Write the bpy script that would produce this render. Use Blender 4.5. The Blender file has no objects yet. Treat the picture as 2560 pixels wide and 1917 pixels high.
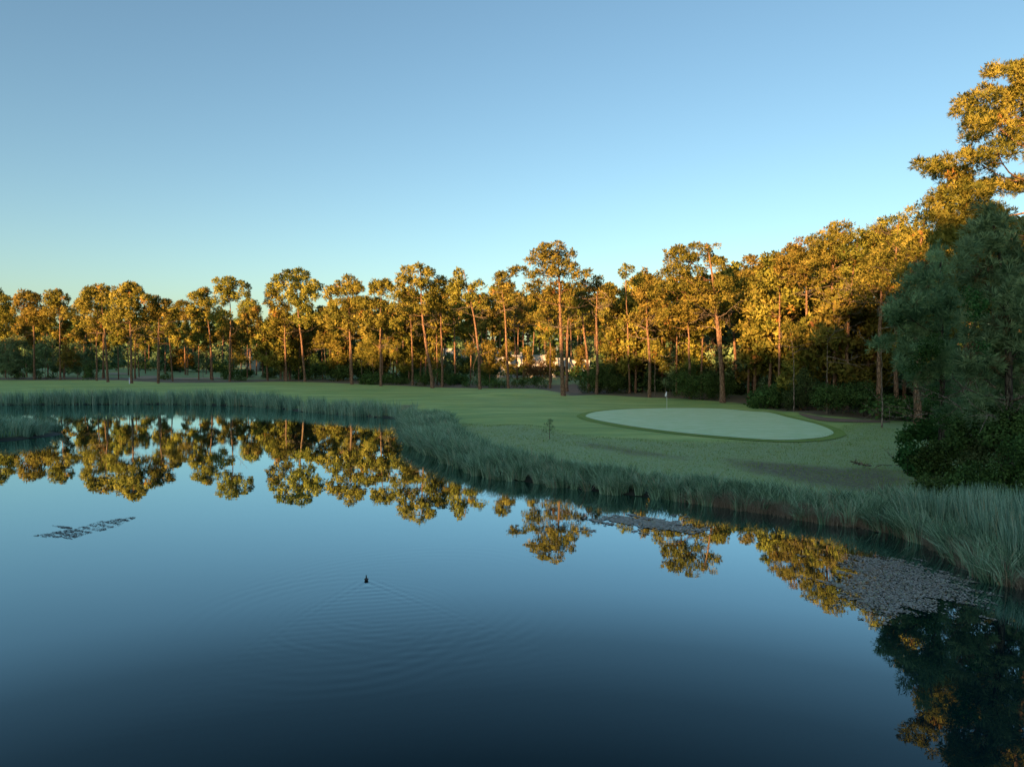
import bpy, math, random
import numpy as np
from mathutils import Vector

rng = np.random.default_rng(7)
random.seed(7)
scene = bpy.context.scene
COL = scene.collection

# ------------------------------------------------------------------ camera
FPX, CX, CY = 1750.0, 1280.0, 958.5          # focal length and centre, in photograph pixels
CAM_H = 6.5
PITCH = math.atan((CY - 889.0) / FPX)
cam_d = bpy.data.cameras.new('camera'); cam = bpy.data.objects.new('camera', cam_d); COL.objects.link(cam)
cam_d.sensor_width = 36.0; cam_d.lens = 36.0 * FPX / 2560.0
cam_d.clip_start = 0.1; cam_d.clip_end = 5000
cam.location = (0, 0, CAM_H); cam.rotation_euler = (math.pi / 2 - PITCH, 0, 0)
scene.camera = cam

# ------------------------------------------------------------------ sky and sun
SUN_EL, SUN_AZ = math.radians(7.5), math.radians(-148.0)
world = bpy.data.worlds.new('World'); scene.world = world; world.use_nodes = True
wn = world.node_tree
sky = wn.nodes.new('ShaderNodeTexSky'); sky.sky_type = 'NISHITA'; sky.sun_disc = False
sky.sun_elevation = SUN_EL; sky.sun_rotation = SUN_AZ
sky.air_density = 0.9; sky.dust_density = 1.2; sky.ozone_density = 1.6; sky.altitude = 0
bgn = wn.nodes['Background']; bgn.inputs['Strength'].default_value = 0.08
grade = wn.nodes.new('ShaderNodeMix'); grade.data_type = 'RGBA'; grade.blend_type = 'MULTIPLY'; grade.inputs[0].default_value = 1
grade.inputs[7].default_value = (.86, .955, .92, 1)
wn.links.new(sky.outputs['Color'], grade.inputs[6]); wn.links.new(grade.outputs[2], bgn.inputs['Color'])
sun_d = bpy.data.lights.new('sun', 'SUN'); sun_o = bpy.data.objects.new('sun', sun_d); COL.objects.link(sun_o)
sun_d.energy = 5.0; sun_d.angle = math.radians(0.5); sun_d.color = (1.0, 0.53, 0.20)
sun_vec = Vector((math.sin(SUN_AZ) * math.cos(SUN_EL), math.cos(SUN_AZ) * math.cos(SUN_EL), math.sin(SUN_EL)))
sun_o.rotation_euler = sun_vec.to_track_quat('Z', 'Y').to_euler()
scene.view_settings.view_transform = 'Standard'; scene.view_settings.look = 'None'
scene.view_settings.gamma = 1.0; scene.view_settings.use_curve_mapping = False
scene.view_settings.exposure = 1.82
scene.cycles.max_bounces = 6; scene.cycles.diffuse_bounces = 3; scene.cycles.glossy_bounces = 3
scene.cycles.caustics_reflective = False; scene.cycles.caustics_refractive = False
scene.cycles.use_denoising = True; scene.cycles.denoiser = 'OPENIMAGEDENOISE'
scene.cycles.sample_clamp_indirect = 2.0; scene.cycles.use_light_tree = False

# ------------------------------------------------------------------ pixels -> world
CROP = {'1': (0, 600, .28986), '2': (600, 600, .28986), '3': (1200, 560, .28986), '4': (1760, 480, .36232),
        '5': (1960, 120, .47096), '5b': (2160, 560, .45872), '6': (960, 960, .36232), '7': (1760, 960, .36232),
        'H': (1000, 820, .217), 'L': (0, 960, .24155), 'D': (0, 0, 1.15785), 'S': (0, 0, 1.0)}
def src(c, x, y):
    ox, oy, s = CROP[c]; return ox + x * s, oy + y * s
FWD = np.array([0, math.cos(PITCH), -math.sin(PITCH)]); UPV = np.array([0, math.sin(PITCH), math.cos(PITCH)])
def ray(x, y):
    return FWD + (x - CX) / FPX * np.array([1., 0, 0]) + (CY - y) / FPX * UPV
def at_Y(x, y, Y):
    d = ray(x, y); t = Y / d[1]; return np.array([0, 0, CAM_H]) + d * t
def at_z(x, y, z):
    d = ray(x, y); t = (z - CAM_H) / d[2]; return np.array([0, 0, CAM_H]) + d * t

# ------------------------------------------------------------------ terrain heights
SHORE_PX = [(0, 1013), (175, 1012), (330, 1011), (470, 1012), (600, 1015), (700, 1022), (745, 1029), (860, 1038), (1003, 1048),
            (1010, 1058), (1022, 1085), (1034, 1112), (1065, 1130), (1098, 1145), (1163, 1177), (1214, 1192), (1322, 1206), (1424, 1221),
            (1576, 1239), (1721, 1253), (1923, 1282), (2050, 1304), (2195, 1322), (2340, 1362), (2485, 1449), (2557, 1467)]
POND = [(-190, 60), (-150, 86), (-110, 93), (-85, 93)] + [tuple(at_z(x, y, 0)[:2]) for x, y in SHORE_PX] + \
       [(18.5, 17), (24, 11), (28, 2), (27, -8), (20, -18), (5, -24), (-25, -18), (-60, -2), (-110, 15), (-170, 32)]
POND = np.array(POND)
SPIT = np.array([(-230, 40), (-120, 44), (-75, 48), (-50, 48.5), (-43, 50), (-38.2, 54), (-37, 57.5), (-39.5, 61), (-47, 63.5), (-60, 66), (-85, 70), (-140, 72), (-230, 60)])
def poly_sd(P, poly):
    """signed distance, positive inside"""
    P = np.asarray(P, float); x, y = P[:, 0], P[:, 1]
    d2 = np.full(len(P), 1e18); inside = np.zeros(len(P), bool)
    n = len(poly)
    for i in range(n):
        a, b = poly[i], poly[(i + 1) % n]
        e = b - a; wx, wy = x - a[0], y - a[1]
        t = np.clip((wx * e[0] + wy * e[1]) / (e @ e + 1e-12), 0, 1)
        d2 = np.minimum(d2, (wx - e[0] * t) ** 2 + (wy - e[1] * t) ** 2)
        c = (a[1] <= y) != (b[1] <= y)
        with np.errstate(divide='ignore', invalid='ignore'):
            xi = a[0] + (y - a[1]) / (b[1] - a[1] if b[1] != a[1] else 1e-9) * e[0]
        inside ^= c & (x < xi)
    d = np.sqrt(d2); return np.where(inside, d, -d)
def shore_sd(P):
    """positive on land, negative over water"""
    return np.maximum(-poly_sd(P, POND), poly_sd(P, SPIT))
def sstep(a, b, v):
    t = np.clip((v - a) / (b - a), 0, 1); return t * t * (3 - 2 * t)
MOUNDS = [(*at_z(*src('D', 1100, 852), 0.9)[:2], 7.0, 3.0, 0.55), (*at_z(*src('D', 1085, 925), 0.9)[:2], 4.0, 2.6, 0.45),
          (*at_z(*src('D', 1190, 868), 0.9)[:2], 8.0, 3.0, 0.25), (*at_z(*src('D', 600, 838), 1.2)[:2], 16., 6., 0.3),
          (*at_z(*src('D', 150, 832), 1.2)[:2], 20., 7., 0.3), (*at_z(*src('D', 1800, 893), 0.9)[:2], 7., 2.5, 0.35)]
def hgt(P):
    P = np.atleast_2d(np.asarray(P, float)); X, Y = P[:, 0], P[:, 1]
    sd = shore_sd(P)
    z = 0.85 * (1 - np.exp(-np.maximum(sd, 0) / 3.5))
    z += 0.5 * sstep(95, 150, Y) * (sd > 0) + 0.011 * np.clip(Y - 150, 0, 900)
    k = sstep(2, 9, sd)
    z += k * (0.05 * np.sin(X * .21 + 1) * np.cos(Y * .17) + 0.07 * np.sin(X * .07 + Y * .05))
    for mx, my, sx, sy, a in MOUNDS:
        z += k * a * np.exp(-((X - mx) / sx) ** 2 - ((Y - my) / sy) ** 2)
    sb = X * math.sin(SUN_AZ) + Y * math.cos(SUN_AZ)
    z += 8.5 * sstep(48, 95, sb)
    z = np.where(sd < 0, np.maximum(-1.6, sd * 0.45), z)
    return z
def gz(x, y): return float(hgt([(x, y)])[0])
def on_ground(x, y):
    z = 1.0
    for _ in range(12):
        p = at_z(x, y, z); z = 0.5 * z + 0.5 * gz(p[0], p[1])
    p[2] = gz(p[0], p[1]); return p

# ------------------------------------------------------------------ object helpers
def tag(o, label=None, cat=None, group=None, kind=None):
    if label: o['label'] = label
    if cat: o['category'] = cat
    if group: o['group'] = group
    if kind: o['kind'] = kind
    return o
def empty(name, loc):
    o = bpy.data.objects.new(name, None); COL.objects.link(o); o.location = [float(v) for v in loc]; o.empty_display_size = .3; return o
def np_mesh(name, V, F, mat=None, smooth=False, face_attr=None, vert_attr=None, normals=None):
    if isinstance(F, tuple): F, normals = F; smooth = True
    me = bpy.data.meshes.new(name); V = np.asarray(V, np.float32); F = np.asarray(F, np.int32)
    n, k = F.shape
    me.vertices.add(len(V)); me.vertices.foreach_set('co', V.ravel())
    me.loops.add(n * k); me.loops.foreach_set('vertex_index', F.ravel())
    me.polygons.add(n); me.polygons.foreach_set('loop_start', np.arange(0, n * k, k, dtype=np.int32))
    me.polygons.foreach_set('loop_total', np.full(n, k, np.int32))
    me.polygons.foreach_set('use_smooth', np.full(n, smooth, bool))
    for dom, at in (('FACE', face_attr), ('POINT', vert_attr)):
        for nm, val in (at or {}).items():
            a = me.attributes.new(nm, 'FLOAT', dom); a.data.foreach_set('value', np.asarray(val, np.float32))
    if mat: me.materials.append(mat)
    me.update(calc_edges=True)
    if normals is not None: me.normals_split_custom_set_from_vertices(np.asarray(normals, np.float32))
    return me
def obj(name, me, parent=None, loc=None):
    o = bpy.data.objects.new(name, me); COL.objects.link(o)
    if parent: o.parent = parent
    if loc is not None: o.location = [float(v) for v in loc]
    return o
class MB:
    """collects quads (tris as degenerate-free separate list not needed: everything is quads)"""
    def __init__(s): s.V = []; s.F = []; s.n = 0
    def add(s, V, F):
        V = np.asarray(V, float); F = np.asarray(F, int); s.V.append(V); s.F.append(F + s.n); s.n += len(V)
    def tube(s, pts, radii, sides=8, cap=True, squash=None):
        pts = np.asarray(pts, float); n = len(pts); radii = np.broadcast_to(np.asarray(radii, float), (n,))
        tan = np.gradient(pts, axis=0); tan /= np.linalg.norm(tan, axis=1)[:, None] + 1e-12
        ref = np.array([1., 0, 0]) if abs(tan[0][0]) < .8 else np.array([0, 1., 0])
        V = []
        for i in range(n):
            u = ref - tan[i] * (ref @ tan[i]); u /= np.linalg.norm(u); v = np.cross(tan[i], u); ref = u
            a = np.arange(sides) / sides * 2 * math.pi
            sq = squash[i] if squash is not None else 1.0
            V.append(pts[i] + radii[i] * (np.cos(a)[:, None] * u + sq * np.sin(a)[:, None] * v))
        V = np.concatenate(V); F = []
        for i in range(n - 1):
            for j in range(sides):
                k = (j + 1) % sides
                F.append((i * sides + j, i * sides + k, (i + 1) * sides + k, (i + 1) * sides + j))
        if cap and sides % 2 == 0:
            for o0 in (0, (n - 1) * sides):
                for j in range(sides // 2 - 1):
                    F.append((o0 + j, o0 + j + 1, o0 + sides - 2 - j, o0 + sides - 1 - j))
        s.add(V, F)
    def box(s, x0, x1, y0, y1, z0, z1):
        V = [(x, y, z) for z in (z0, z1) for y in (y0, y1) for x in (x0, x1)]
        s.add(V, [(0, 2, 3, 1), (4, 5, 7, 6), (0, 1, 5, 4), (1, 3, 7, 5), (3, 2, 6, 7), (2, 0, 4, 6)])
    def mesh(s, name, mat, smooth=False):
        return np_mesh(name, np.concatenate(s.V), np.concatenate(s.F), mat, smooth)

# ------------------------------------------------------------------ materials
class NT:
    def __init__(s, name):
        s.m = bpy.data.materials.new(name); s.m.use_nodes = True; s.t = s.m.node_tree; s.t.nodes.clear()
        s.out = s.t.nodes.new('ShaderNodeOutputMaterial')
    def n(s, typ, **kw):
        nd = s.t.nodes.new(typ)
        for k, v in kw.items():
            if k.startswith('i_'):
                key = k[2:]; key = int(key) if key.isdigit() else key.replace('_', ' ')
                if isinstance(v, bpy.types.NodeSocket): s.t.links.new(v, nd.inputs[key])
                else: nd.inputs[key].default_value = v
            else: setattr(nd, k, v)
        return nd
    def attr(s, name): return s.n('ShaderNodeAttribute', attribute_name=name).outputs['Fac']
    def math(s, op, a, b=0.0, c=0.0, clamp=False):
        nd = s.n('ShaderNodeMath', operation=op, use_clamp=clamp)
        for i, v in enumerate((a, b, c)):
            if isinstance(v, bpy.types.NodeSocket): s.t.links.new(v, nd.inputs[i])
            else: nd.inputs[i].default_value = v
        return nd.outputs[0]
    def mix(s, f, a, b, blend='MIX'):
        nd = s.n('ShaderNodeMix', data_type='RGBA', blend_type=blend)
        for i, v in ((0, f), (6, a), (7, b)):
            if isinstance(v, bpy.types.NodeSocket): s.t.links.new(v, nd.inputs[i])
            else: nd.inputs[i].default_value = (*v, 1) if isinstance(v, tuple) and len(v) == 3 else v
        return nd.outputs[2]
    def ramp(s, f, stops, interp='LINEAR'):
        nd = s.n('ShaderNodeValToRGB'); cr = nd.color_ramp; cr.interpolation = interp
        while len(cr.elements) < len(stops): cr.elements.new(.5)
        for e, (p, c) in zip(cr.elements, stops): e.position = p; e.color = (*c, 1) if len(c) == 3 else c
        s.t.links.new(f, nd.inputs[0]); return nd.outputs[0]
    def noise(s, scale, detail=3, rough=.55, vec=None, dim='3D'):
        nd = s.n('ShaderNodeTexNoise', i_Scale=scale, i_Detail=detail, i_Roughness=rough)
        if vec is not None: s.t.links.new(vec, nd.inputs['Vector'])
        return nd.outputs['Fac']
    def pos(s, scale=(1, 1, 1), obj=False):
        v = s.n('ShaderNodeTexCoord').outputs['Object'] if obj else s.n('ShaderNodeNewGeometry').outputs['Position']
        mp = s.n('ShaderNodeMapping'); mp.inputs['Scale'].default_value = scale; s.t.links.new(v, mp.inputs['Vector']); return mp.outputs[0]
    def done(s, sh): s.t.links.new(sh, s.out.inputs['Surface']); return s.m
    def principled(s, col, rough=.8, spec=.3, normal=None, sheen=0.0):
        p = s.n('ShaderNodeBsdfPrincipled')
        p.inputs['Sheen Weight'].default_value = sheen; p.inputs['Sheen Roughness'].default_value = .5; p.inputs['Sheen Tint'].default_value = (.75, 1, .8, 1)
        for k, v in (('Base Color', col), ('Roughness', rough), ('Specular IOR Level', spec)):
            if isinstance(v, bpy.types.NodeSocket): s.t.links.new(v, p.inputs[k])
            else: p.inputs[k].default_value = (*v, 1) if isinstance(v, tuple) else v
        if normal is not None: s.t.links.new(normal, p.inputs['Normal'])
        return p.outputs[0]
    def bump(s, h, strength=.5, dist=.05):
        return s.n('ShaderNodeBump', i_Strength=strength, i_Distance=dist, i_Height=h).outputs[0]

def leafy(name, stops, transl=.25, vary=.25):
    t = NT(name); r = t.attr('rnd')
    col = t.ramp(r, stops)
    oi = t.n('ShaderNodeObjectInfo').outputs['Random']
    val = t.math('MULTIPLY_ADD', oi, vary, 1 - vary / 2)
    hs = t.n('ShaderNodeHueSaturation'); t.t.links.new(col, hs.inputs['Color']); t.t.links.new(val, hs.inputs['Value'])
    hue = t.math('MULTIPLY_ADD', oi, .042, .474); t.t.links.new(hue, hs.inputs['Hue'])
    d = t.n('ShaderNodeBsdfDiffuse'); t.t.links.new(hs.outputs[0], d.inputs['Color'])
    tr = t.n('ShaderNodeBsdfTranslucent'); t.t.links.new(hs.outputs[0], tr.inputs['Color'])
    m = t.n('ShaderNodeMixShader', i_0=transl); t.t.links.new(d.outputs[0], m.inputs[1]); t.t.links.new(tr.outputs[0], m.inputs[2])
    return t.done(m.outputs[0])

M = {}
M['needles'] = leafy('pine_needles', [(0, (.045, .060, .018)), (.35, (.15, .16, .032)), (.60, (.27, .24, .05)), (.86, (.41, .35, .08)), (.90, (.32, .19, .05)), (1, (.38, .20, .06))])
M['needles_dark'] = leafy('young_pine_needles', [(0, (.06, .11, .055)), (.5, (.18, .28, .14)), (.86, (.34, .46, .23)), (.93, (.16, .12, .06)), (1, (.18, .13, .07))])
M['bush'] = leafy('bush_leaves', [(0, (.03, .06, .02)), (.6, (.08, .15, .045)), (1, (.14, .23, .07))])
M['bush_pale'] = leafy('pale_bush_leaves', [(0, (.05, .08, .03)), (.6, (.09, .13, .05)), (1, (.14, .17, .07))])
M['gold'] = leafy('golden_leaves', [(0, (.12, .09, .02)), (.6, (.22, .17, .03)), (1, (.26, .15, .04))])
M['drybush'] = leafy('dry_twigs', [(0, (.09, .06, .03)), (.6, (.16, .10, .05)), (1, (.22, .15, .08))])
M['ivy'] = leafy('ivy_leaves', [(0, (.025, .07, .02)), (.6, (.05, .13, .04)), (1, (.09, .19, .06))])
M['reed'] = leafy('reed_blades', [(0, (.035, .07, .045)), (.30, (.13, .25, .17)), (.55, (.30, .49, .34)), (.80, (.49, .68, .52)), (.90, (.44, .40, .25)), (1, (.52, .45, .29))], .12, .0)
M['dryreed'] = leafy('dry_reed_blades', [(0, (.22, .18, .13)), (.6, (.42, .36, .27)), (1, (.52, .47, .36))], .2, .0)
M['rough'] = leafy('rough_grass_blades', [(0, (.13, .22, .05)), (.6, (.26, .39, .10)), (.9, (.36, .47, .17)), (1, (.32, .24, .13))], .3, .0)

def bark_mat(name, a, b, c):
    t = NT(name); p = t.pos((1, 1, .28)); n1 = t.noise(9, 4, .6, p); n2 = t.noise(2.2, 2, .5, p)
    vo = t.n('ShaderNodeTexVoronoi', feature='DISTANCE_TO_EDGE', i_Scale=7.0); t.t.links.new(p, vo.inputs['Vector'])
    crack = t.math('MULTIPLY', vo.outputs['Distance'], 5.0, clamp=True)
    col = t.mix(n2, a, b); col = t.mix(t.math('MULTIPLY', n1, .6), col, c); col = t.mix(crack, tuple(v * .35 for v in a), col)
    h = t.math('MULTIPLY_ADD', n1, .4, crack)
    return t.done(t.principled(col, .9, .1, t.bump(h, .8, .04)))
M['bark'] = bark_mat('pine_bark', (.22, .125, .08), (.33, .18, .10), (.34, .24, .17))
M['deadwood'] = bark_mat('dead_wood', (.20, .15, .11), (.30, .23, .17), (.34, .30, .26))
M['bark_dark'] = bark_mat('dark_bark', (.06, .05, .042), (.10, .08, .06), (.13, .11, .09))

def ground_mat():
    t = NT('ground_cover'); p = t.pos()
    duff, rough, soil, bank = t.attr('duff'), t.attr('rough'), t.attr('soil'), t.attr('bank')
    nb = t.noise(.08, 4, .6, p); nm = t.noise(.55, 4, .6, p); nf = t.noise(6, 4, .65, p); nx = t.noise(28, 3, .7, p)
    # mown fairway
    fair = t.mix(t.ramp(nb, [(.35, (0, 0, 0)), (.65, (1, 1, 1))]), (.29, .47, .09), (.41, .50, .09))
    fair = t.mix(t.ramp(nm, [(.35, (0, 0, 0)), (.7, (1, 1, 1))]), fair, (.23, .44, .11))
    fair = t.mix(t.ramp(nx, [(.42, (0, 0, 0)), (.72, (.75, .75, .75))]), fair, (.13, .22, .05)); ns = t.noise(1.0, 4, .7, t.pos((.10, .55, 1))); fair = t.mix(t.ramp(ns, [(.46, (0, 0, 0)), (.62, (.9, .9, .9))]), fair, (.43, .56, .16)); nq = t.noise(1.0, 4, .65, t.pos((.06, .3, 1))); fair = t.mix(t.ramp(nq, [(.5, (0, 0, 0)), (.66, (.8, .8, .8))]), fair, (.17, .31, .06))
    # dewy rough
    rg = t.mix(t.ramp(nm, [(.4, (0, 0, 0)), (.62, (1, 1, 1))]), (.26, .39, .13), (.25, .35, .08))
    rg = t.mix(t.ramp(nf, [(.42, (0, 0, 0)), (.68, (1, 1, 1))]), rg, (.31, .43, .25))
    rg = t.mix(t.ramp(nx, [(.5, (0, 0, 0)), (.75, (1, 1, 1))]), rg, (.13, .16, .06))
    # pine litter
    du = t.mix(nf, (.09, .055, .035), (.17, .105, .065)); du = t.mix(t.math('MULTIPLY', nx, .5), du, (.05, .035, .025))
    dull = t.mix(nm, (.17, .29, .07), (.22, .31, .09))
    so = t.mix(nf, (.075, .052, .042), (.14, .10, .08)); so = t.mix(t.math('MULTIPLY', nx, .6), so, (.035, .026, .02))
    jig = t.math('MULTIPLY_ADD', nm, 3.0, -1.5); jig2 = t.math('MULTIPLY_ADD', nf, 1.6, -.8)
    def edge(sock, a, b, k=1.0):
        v = t.math('ADD', t.math('MULTIPLY_ADD', jig, k, sock), t.math('MULTIPLY', jig2, k))
        return t.n('ShaderNodeMapRange', interpolation_type='SMOOTHSTEP', i_0=v, i_1=a, i_2=b).outputs[0]
    col = t.mix(edge(rough, -1.5, 1.5), fair, rg)
    col = t.mix(edge(duff, -.5, 1.0, .5), col, du)
    col = t.mix(edge(duff, 10, 16, 2.0), col, t.mix(t.ramp(nm, [(.52, (0, 0, 0)), (.70, (1, 1, 1))]), dull, du))
    col = t.mix(t.math('MULTIPLY', edge(soil, -.9, .9, .5), t.n('ShaderNodeMapRange', i_0=nf, i_1=.35, i_2=.6, i_3=.45, i_4=.95).outputs[0]), col, so)
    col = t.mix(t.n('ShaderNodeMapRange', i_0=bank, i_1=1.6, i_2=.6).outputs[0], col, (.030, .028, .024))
    h = t.math('MULTIPLY_ADD', nx, .5, nf)
    amt = t.math('MULTIPLY_ADD', rough, .12, .35, clamp=True)
    bp = t.n('ShaderNodeBump', i_Strength=.5, i_Distance=.06, i_Height=h)
    return t.done(t.principled(col, .7, .4, bp.outputs[0], sheen=.06))
M['ground'] = ground_mat()
def green_mat():
    t = NT('putting_turf'); p = t.pos((.55, 1.6, 1)); n1 = t.noise(.35, 4, .6, p); n2 = t.noise(1.3, 4, .65, p); n3 = t.noise(20, 2, .5)
    col = t.mix(n1, (.27, .53, .19), (.44, .68, .32)); col = t.mix(t.ramp(n2, [(.42, (0, 0, 0)), (.7, (1, 1, 1))]), col, (.54, .74, .48))
    col = t.mix(t.math('MULTIPLY', n3, .2), col, (.22, .37, .16))
    return t.done(t.principled(col, .55, .55, sheen=.32))
M['green'] = green_mat()
def fringe_mat():
    t = NT('fringe_turf'); n1 = t.noise(.8, 4, .6, t.pos()); n2 = t.noise(14, 3, .6, t.pos())
    col = t.mix(n1, (.21, .34, .08), (.29, .40, .10)); col = t.mix(t.math('MULTIPLY', n2, .4), col, (.15, .25, .06))
    return t.done(t.principled(col, .85, .15))
M['fringe'] = fringe_mat()
def plain(name, a, b, scale=3, rough=.85, bump=.3):
    t = NT(name); n1 = t.noise(scale, 4, .6, t.pos()); col = t.mix(n1, a, b)
    return t.done(t.principled(col, rough, .2, t.bump(t.noise(scale * 6, 3, .6, t.pos()), bump, .02)))
M['sand'] = plain('sand', (.34, .27, .19), (.44, .36, .26), 1.2)
M['path'] = plain('dirt_track', (.20, .14, .10), (.30, .22, .16), 1.5)
M['white'] = plain('white_render', (.42, .42, .42), (.50, .50, .50), .8, .8, .1)
M['beige'] = plain('beige_render', (.42, .36, .28), (.50, .43, .34), .8, .8, .1)
M['glass_dark'] = NT('dark_window_glass'); M['glass_dark'] = M['glass_dark'].done(M['glass_dark'].principled((.02, .025, .03), .08, .5))
M['frame_dark'] = plain('dark_frame', (.05, .05, .055), (.08, .08, .085), 4)
M['tile'] = plain('clay_tile', (.28, .12, .06), (.38, .18, .09), 3)
M['paint'] = plain('white_paint', (.78, .78, .78), (.82, .82, .82), 6, .5, .05)
M['cloth'] = plain('flag_cloth', (.78, .78, .80), (.84, .84, .86), 6, .8, .05)
M['blue'] = plain('blue_paint', (.05, .10, .30), (.07, .13, .36), 6, .5, .05)
M['feather'] = plain('dark_feathers', (.018, .016, .015), (.045, .04, .035), 18, .6, .3)
M['bill'] = plain('pale_bill', (.25, .22, .18), (.32, .28, .22), 18, .5, .1)
def pad_mat():
    t = NT('floating_leaves'); r = t.attr('rnd')
    col = t.ramp(r, [(0, (.07, .06, .045)), (.4, (.26, .24, .20)), (.85, (.42, .40, .35)), (.95, (.22, .28, .11)), (1, (.30, .15, .07))])
    return t.done(t.principled(col, .35, .5))
M['pad'] = pad_mat()
def weed_mat():
    t = NT('submerged_weed'); r = t.attr('rnd')
    return t.done(t.principled(t.ramp(r, [(0, (.03, .028, .03)), (1, (.13, .11, .11))]), .5, .3))
M['weed'] = weed_mat()
def water_mat():
    t = NT('pond_water')
    p = t.pos((.5, 1.0, 1)); n1 = t.noise(1.1, 2, .5, p); p2 = t.pos((.35, 1.6, 1)); n2 = t.noise(5.0, 2, .5, p2)
    big = t.ramp(t.noise(.05, 2, .5, t.pos()), [(.42, (0, 0, 0)), (.7, (1, 1, 1))])
    h = t.math('MULTIPLY_ADD', t.math('MULTIPLY', n2, big), .35, n1)
    bp = t.n('ShaderNodeBump', i_Strength=.10, i_Distance=.012, i_Height=h).outputs[0]
    gl = t.n('ShaderNodeBsdfGlossy', i_Roughness=.0, i_Color=(.73, .94, 1, 1)); t.t.links.new(bp, gl.inputs['Normal'])
    df = t.n('ShaderNodeBsdfDiffuse', i_Color=(.0, .010, .014, 1))
    fr = t.n('ShaderNodeFresnel', i_IOR=1.33)
    lw = t.n('ShaderNodeLayerWeight', i_Blend=.5)          # facing: 0 head-on, 1 grazing
    f = t.ramp(lw.outputs['Facing'], [(p, (v, v, v)) for p, v in ((0, .02), (.49, .04), (.56, .10), (.62, .20), (.68, .40), (.74, .53), (.80, .64), (.90, .80), (1, .97))])
    mx = t.n('ShaderNodeMixShader'); t.t.links.new(f, mx.inputs[0]); t.t.links.new(df.outputs[0], mx.inputs[1]); t.t.links.new(gl.outputs[0], mx.inputs[2])
    t.t.nodes.remove(fr)
    return t.done(mx.outputs[0])
M['water'] = water_mat()

# ------------------------------------------------------------------ ground sheet
def axis(parts):
    out = [np.arange(a, b, s) for a, b, s in parts]; return np.unique(np.round(np.concatenate(out + [np.array([parts[-1][1]])]), 4))
TREELINE_PX = [(-400, 951), (0, 950), (300, 951), (420, 957), (600, 956), (720, 954), (870, 959), (980, 964), (1090, 969), (1200, 971), (1330, 972), (1385, 979),
               (1420, 990), (1500, 987), (1600, 993), (1720, 998), (1830, 1006), (1880, 1016), (2000, 1034), (2100, 1044), (2240, 1052), (2330, 1058), (2390, 1080), (2420, 1110)]
tl = [on_ground(x, y)[:2] for x, y in TREELINE_PX]
TREE_POLY = np.array(tl + [(26, 30), (31, 22), (36, 10), (90, 0), (400, 50), (400, 900), (-700, 900), (-500, 260)])
def pxpoly(c, pts, z=.8): return np.array([at_z(*src(c, x, y), z)[:2] for x, y in pts])
ROUGH = pxpoly('S', [(1045, 1040), (1200, 1060), (1350, 1075), (1500, 1095), (1700, 1106), (1950, 1104), (2090, 1086), (2125, 1062), (2260, 1052), (2420, 1100), (2600, 1300), (1900, 1230), (1400, 1180), (1100, 1120)])
SOILS = [pxpoly('7', [(150, 515), (600, 548), (1000, 575), (1280, 590), (1450, 660), (1420, 745), (1000, 705), (600, 640), (250, 570)]),
         pxpoly('6', [(1230, 395), (1420, 388), (1600, 420), (1800, 455), (2200, 500), (2200, 545), (1700, 500), (1330, 440)]),
         pxpoly('2', [(1375, 1430), (1530, 1432), (1500, 1470), (1440, 1500), (1370, 1510)], .6)]
gx = axis([(-1500, -260, 60), (-260, -110, 7), (-110, -45, 1.6), (-45, 45, .85), (45, 110, 1.6), (110, 260, 7), (260, 1500, 60)])
gy = axis([(-400, -40, 30), (-40, 12, 4), (12, 75, .85), (75, 125, 1.0), (125, 210, 2.5), (210, 420, 12), (420, 1800, 90)])
GX, GY = np.meshgrid(gx, gy); PP = np.stack([GX.ravel(), GY.ravel()], 1)
ii = np.arange(len(gx) * len(gy)).reshape(len(gy), len(gx))
FF = np.stack([ii[:-1, :-1], ii[:-1, 1:], ii[1:, 1:], ii[1:, :-1]], -1).reshape(-1, 4)
ZZ = hgt(PP)
soil_sd = np.max([poly_sd(PP, s) - o for s, o in zip(SOILS, (0, .9, 0))], 0)
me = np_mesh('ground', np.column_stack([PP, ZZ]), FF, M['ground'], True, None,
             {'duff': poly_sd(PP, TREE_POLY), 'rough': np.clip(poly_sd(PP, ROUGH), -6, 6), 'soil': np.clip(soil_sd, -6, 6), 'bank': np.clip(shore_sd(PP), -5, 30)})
tag(obj('ground', me), 'mown grass, rough and pine litter around the pond', kind='structure')

# ------------------------------------------------------------------ pond water with the bird's wake
DUCK = at_z(916, 1450, 0)
wx = axis([(-420, -60, 30), (-60, -12, 6), (-12, 6, .10), (6, 60, 6), (60, 120, 30)]); wy = axis([(-90, 10, 10), (10, 24.5, .08), (24.5, 120, 8)])
WX, WY = np.meshgrid(wx, wy); WZ = np.zeros_like(WX)
hd = np.array([-.23, .97]); hd /= np.linalg.norm(hd); sdv = np.array([hd[1], -hd[0]])
ax_ = -((WX - DUCK[0]) * hd[0] + (WY - DUCK[1]) * hd[1]); bx_ = (WX - DUCK[0]) * sdv[0] + (WY - DUCK[1]) * sdv[1]
q = np.abs(bx_) - np.maximum(ax_, 0) * .62
fall = sstep(-.15, .25, ax_) * np.exp(-np.maximum(ax_, 0) / 1.7)
WZ += .010 * fall * np.cos(2 * math.pi * q / .26) * np.exp(-(q / .30) ** 2)
WZ += .0012 * sstep(.1, .6, ax_) * np.exp(-ax_ / 2.5) * np.cos(2 * math.pi * ax_ / .30) * np.exp(-np.maximum(q, 0) / .2) * (q < .6)
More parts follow.
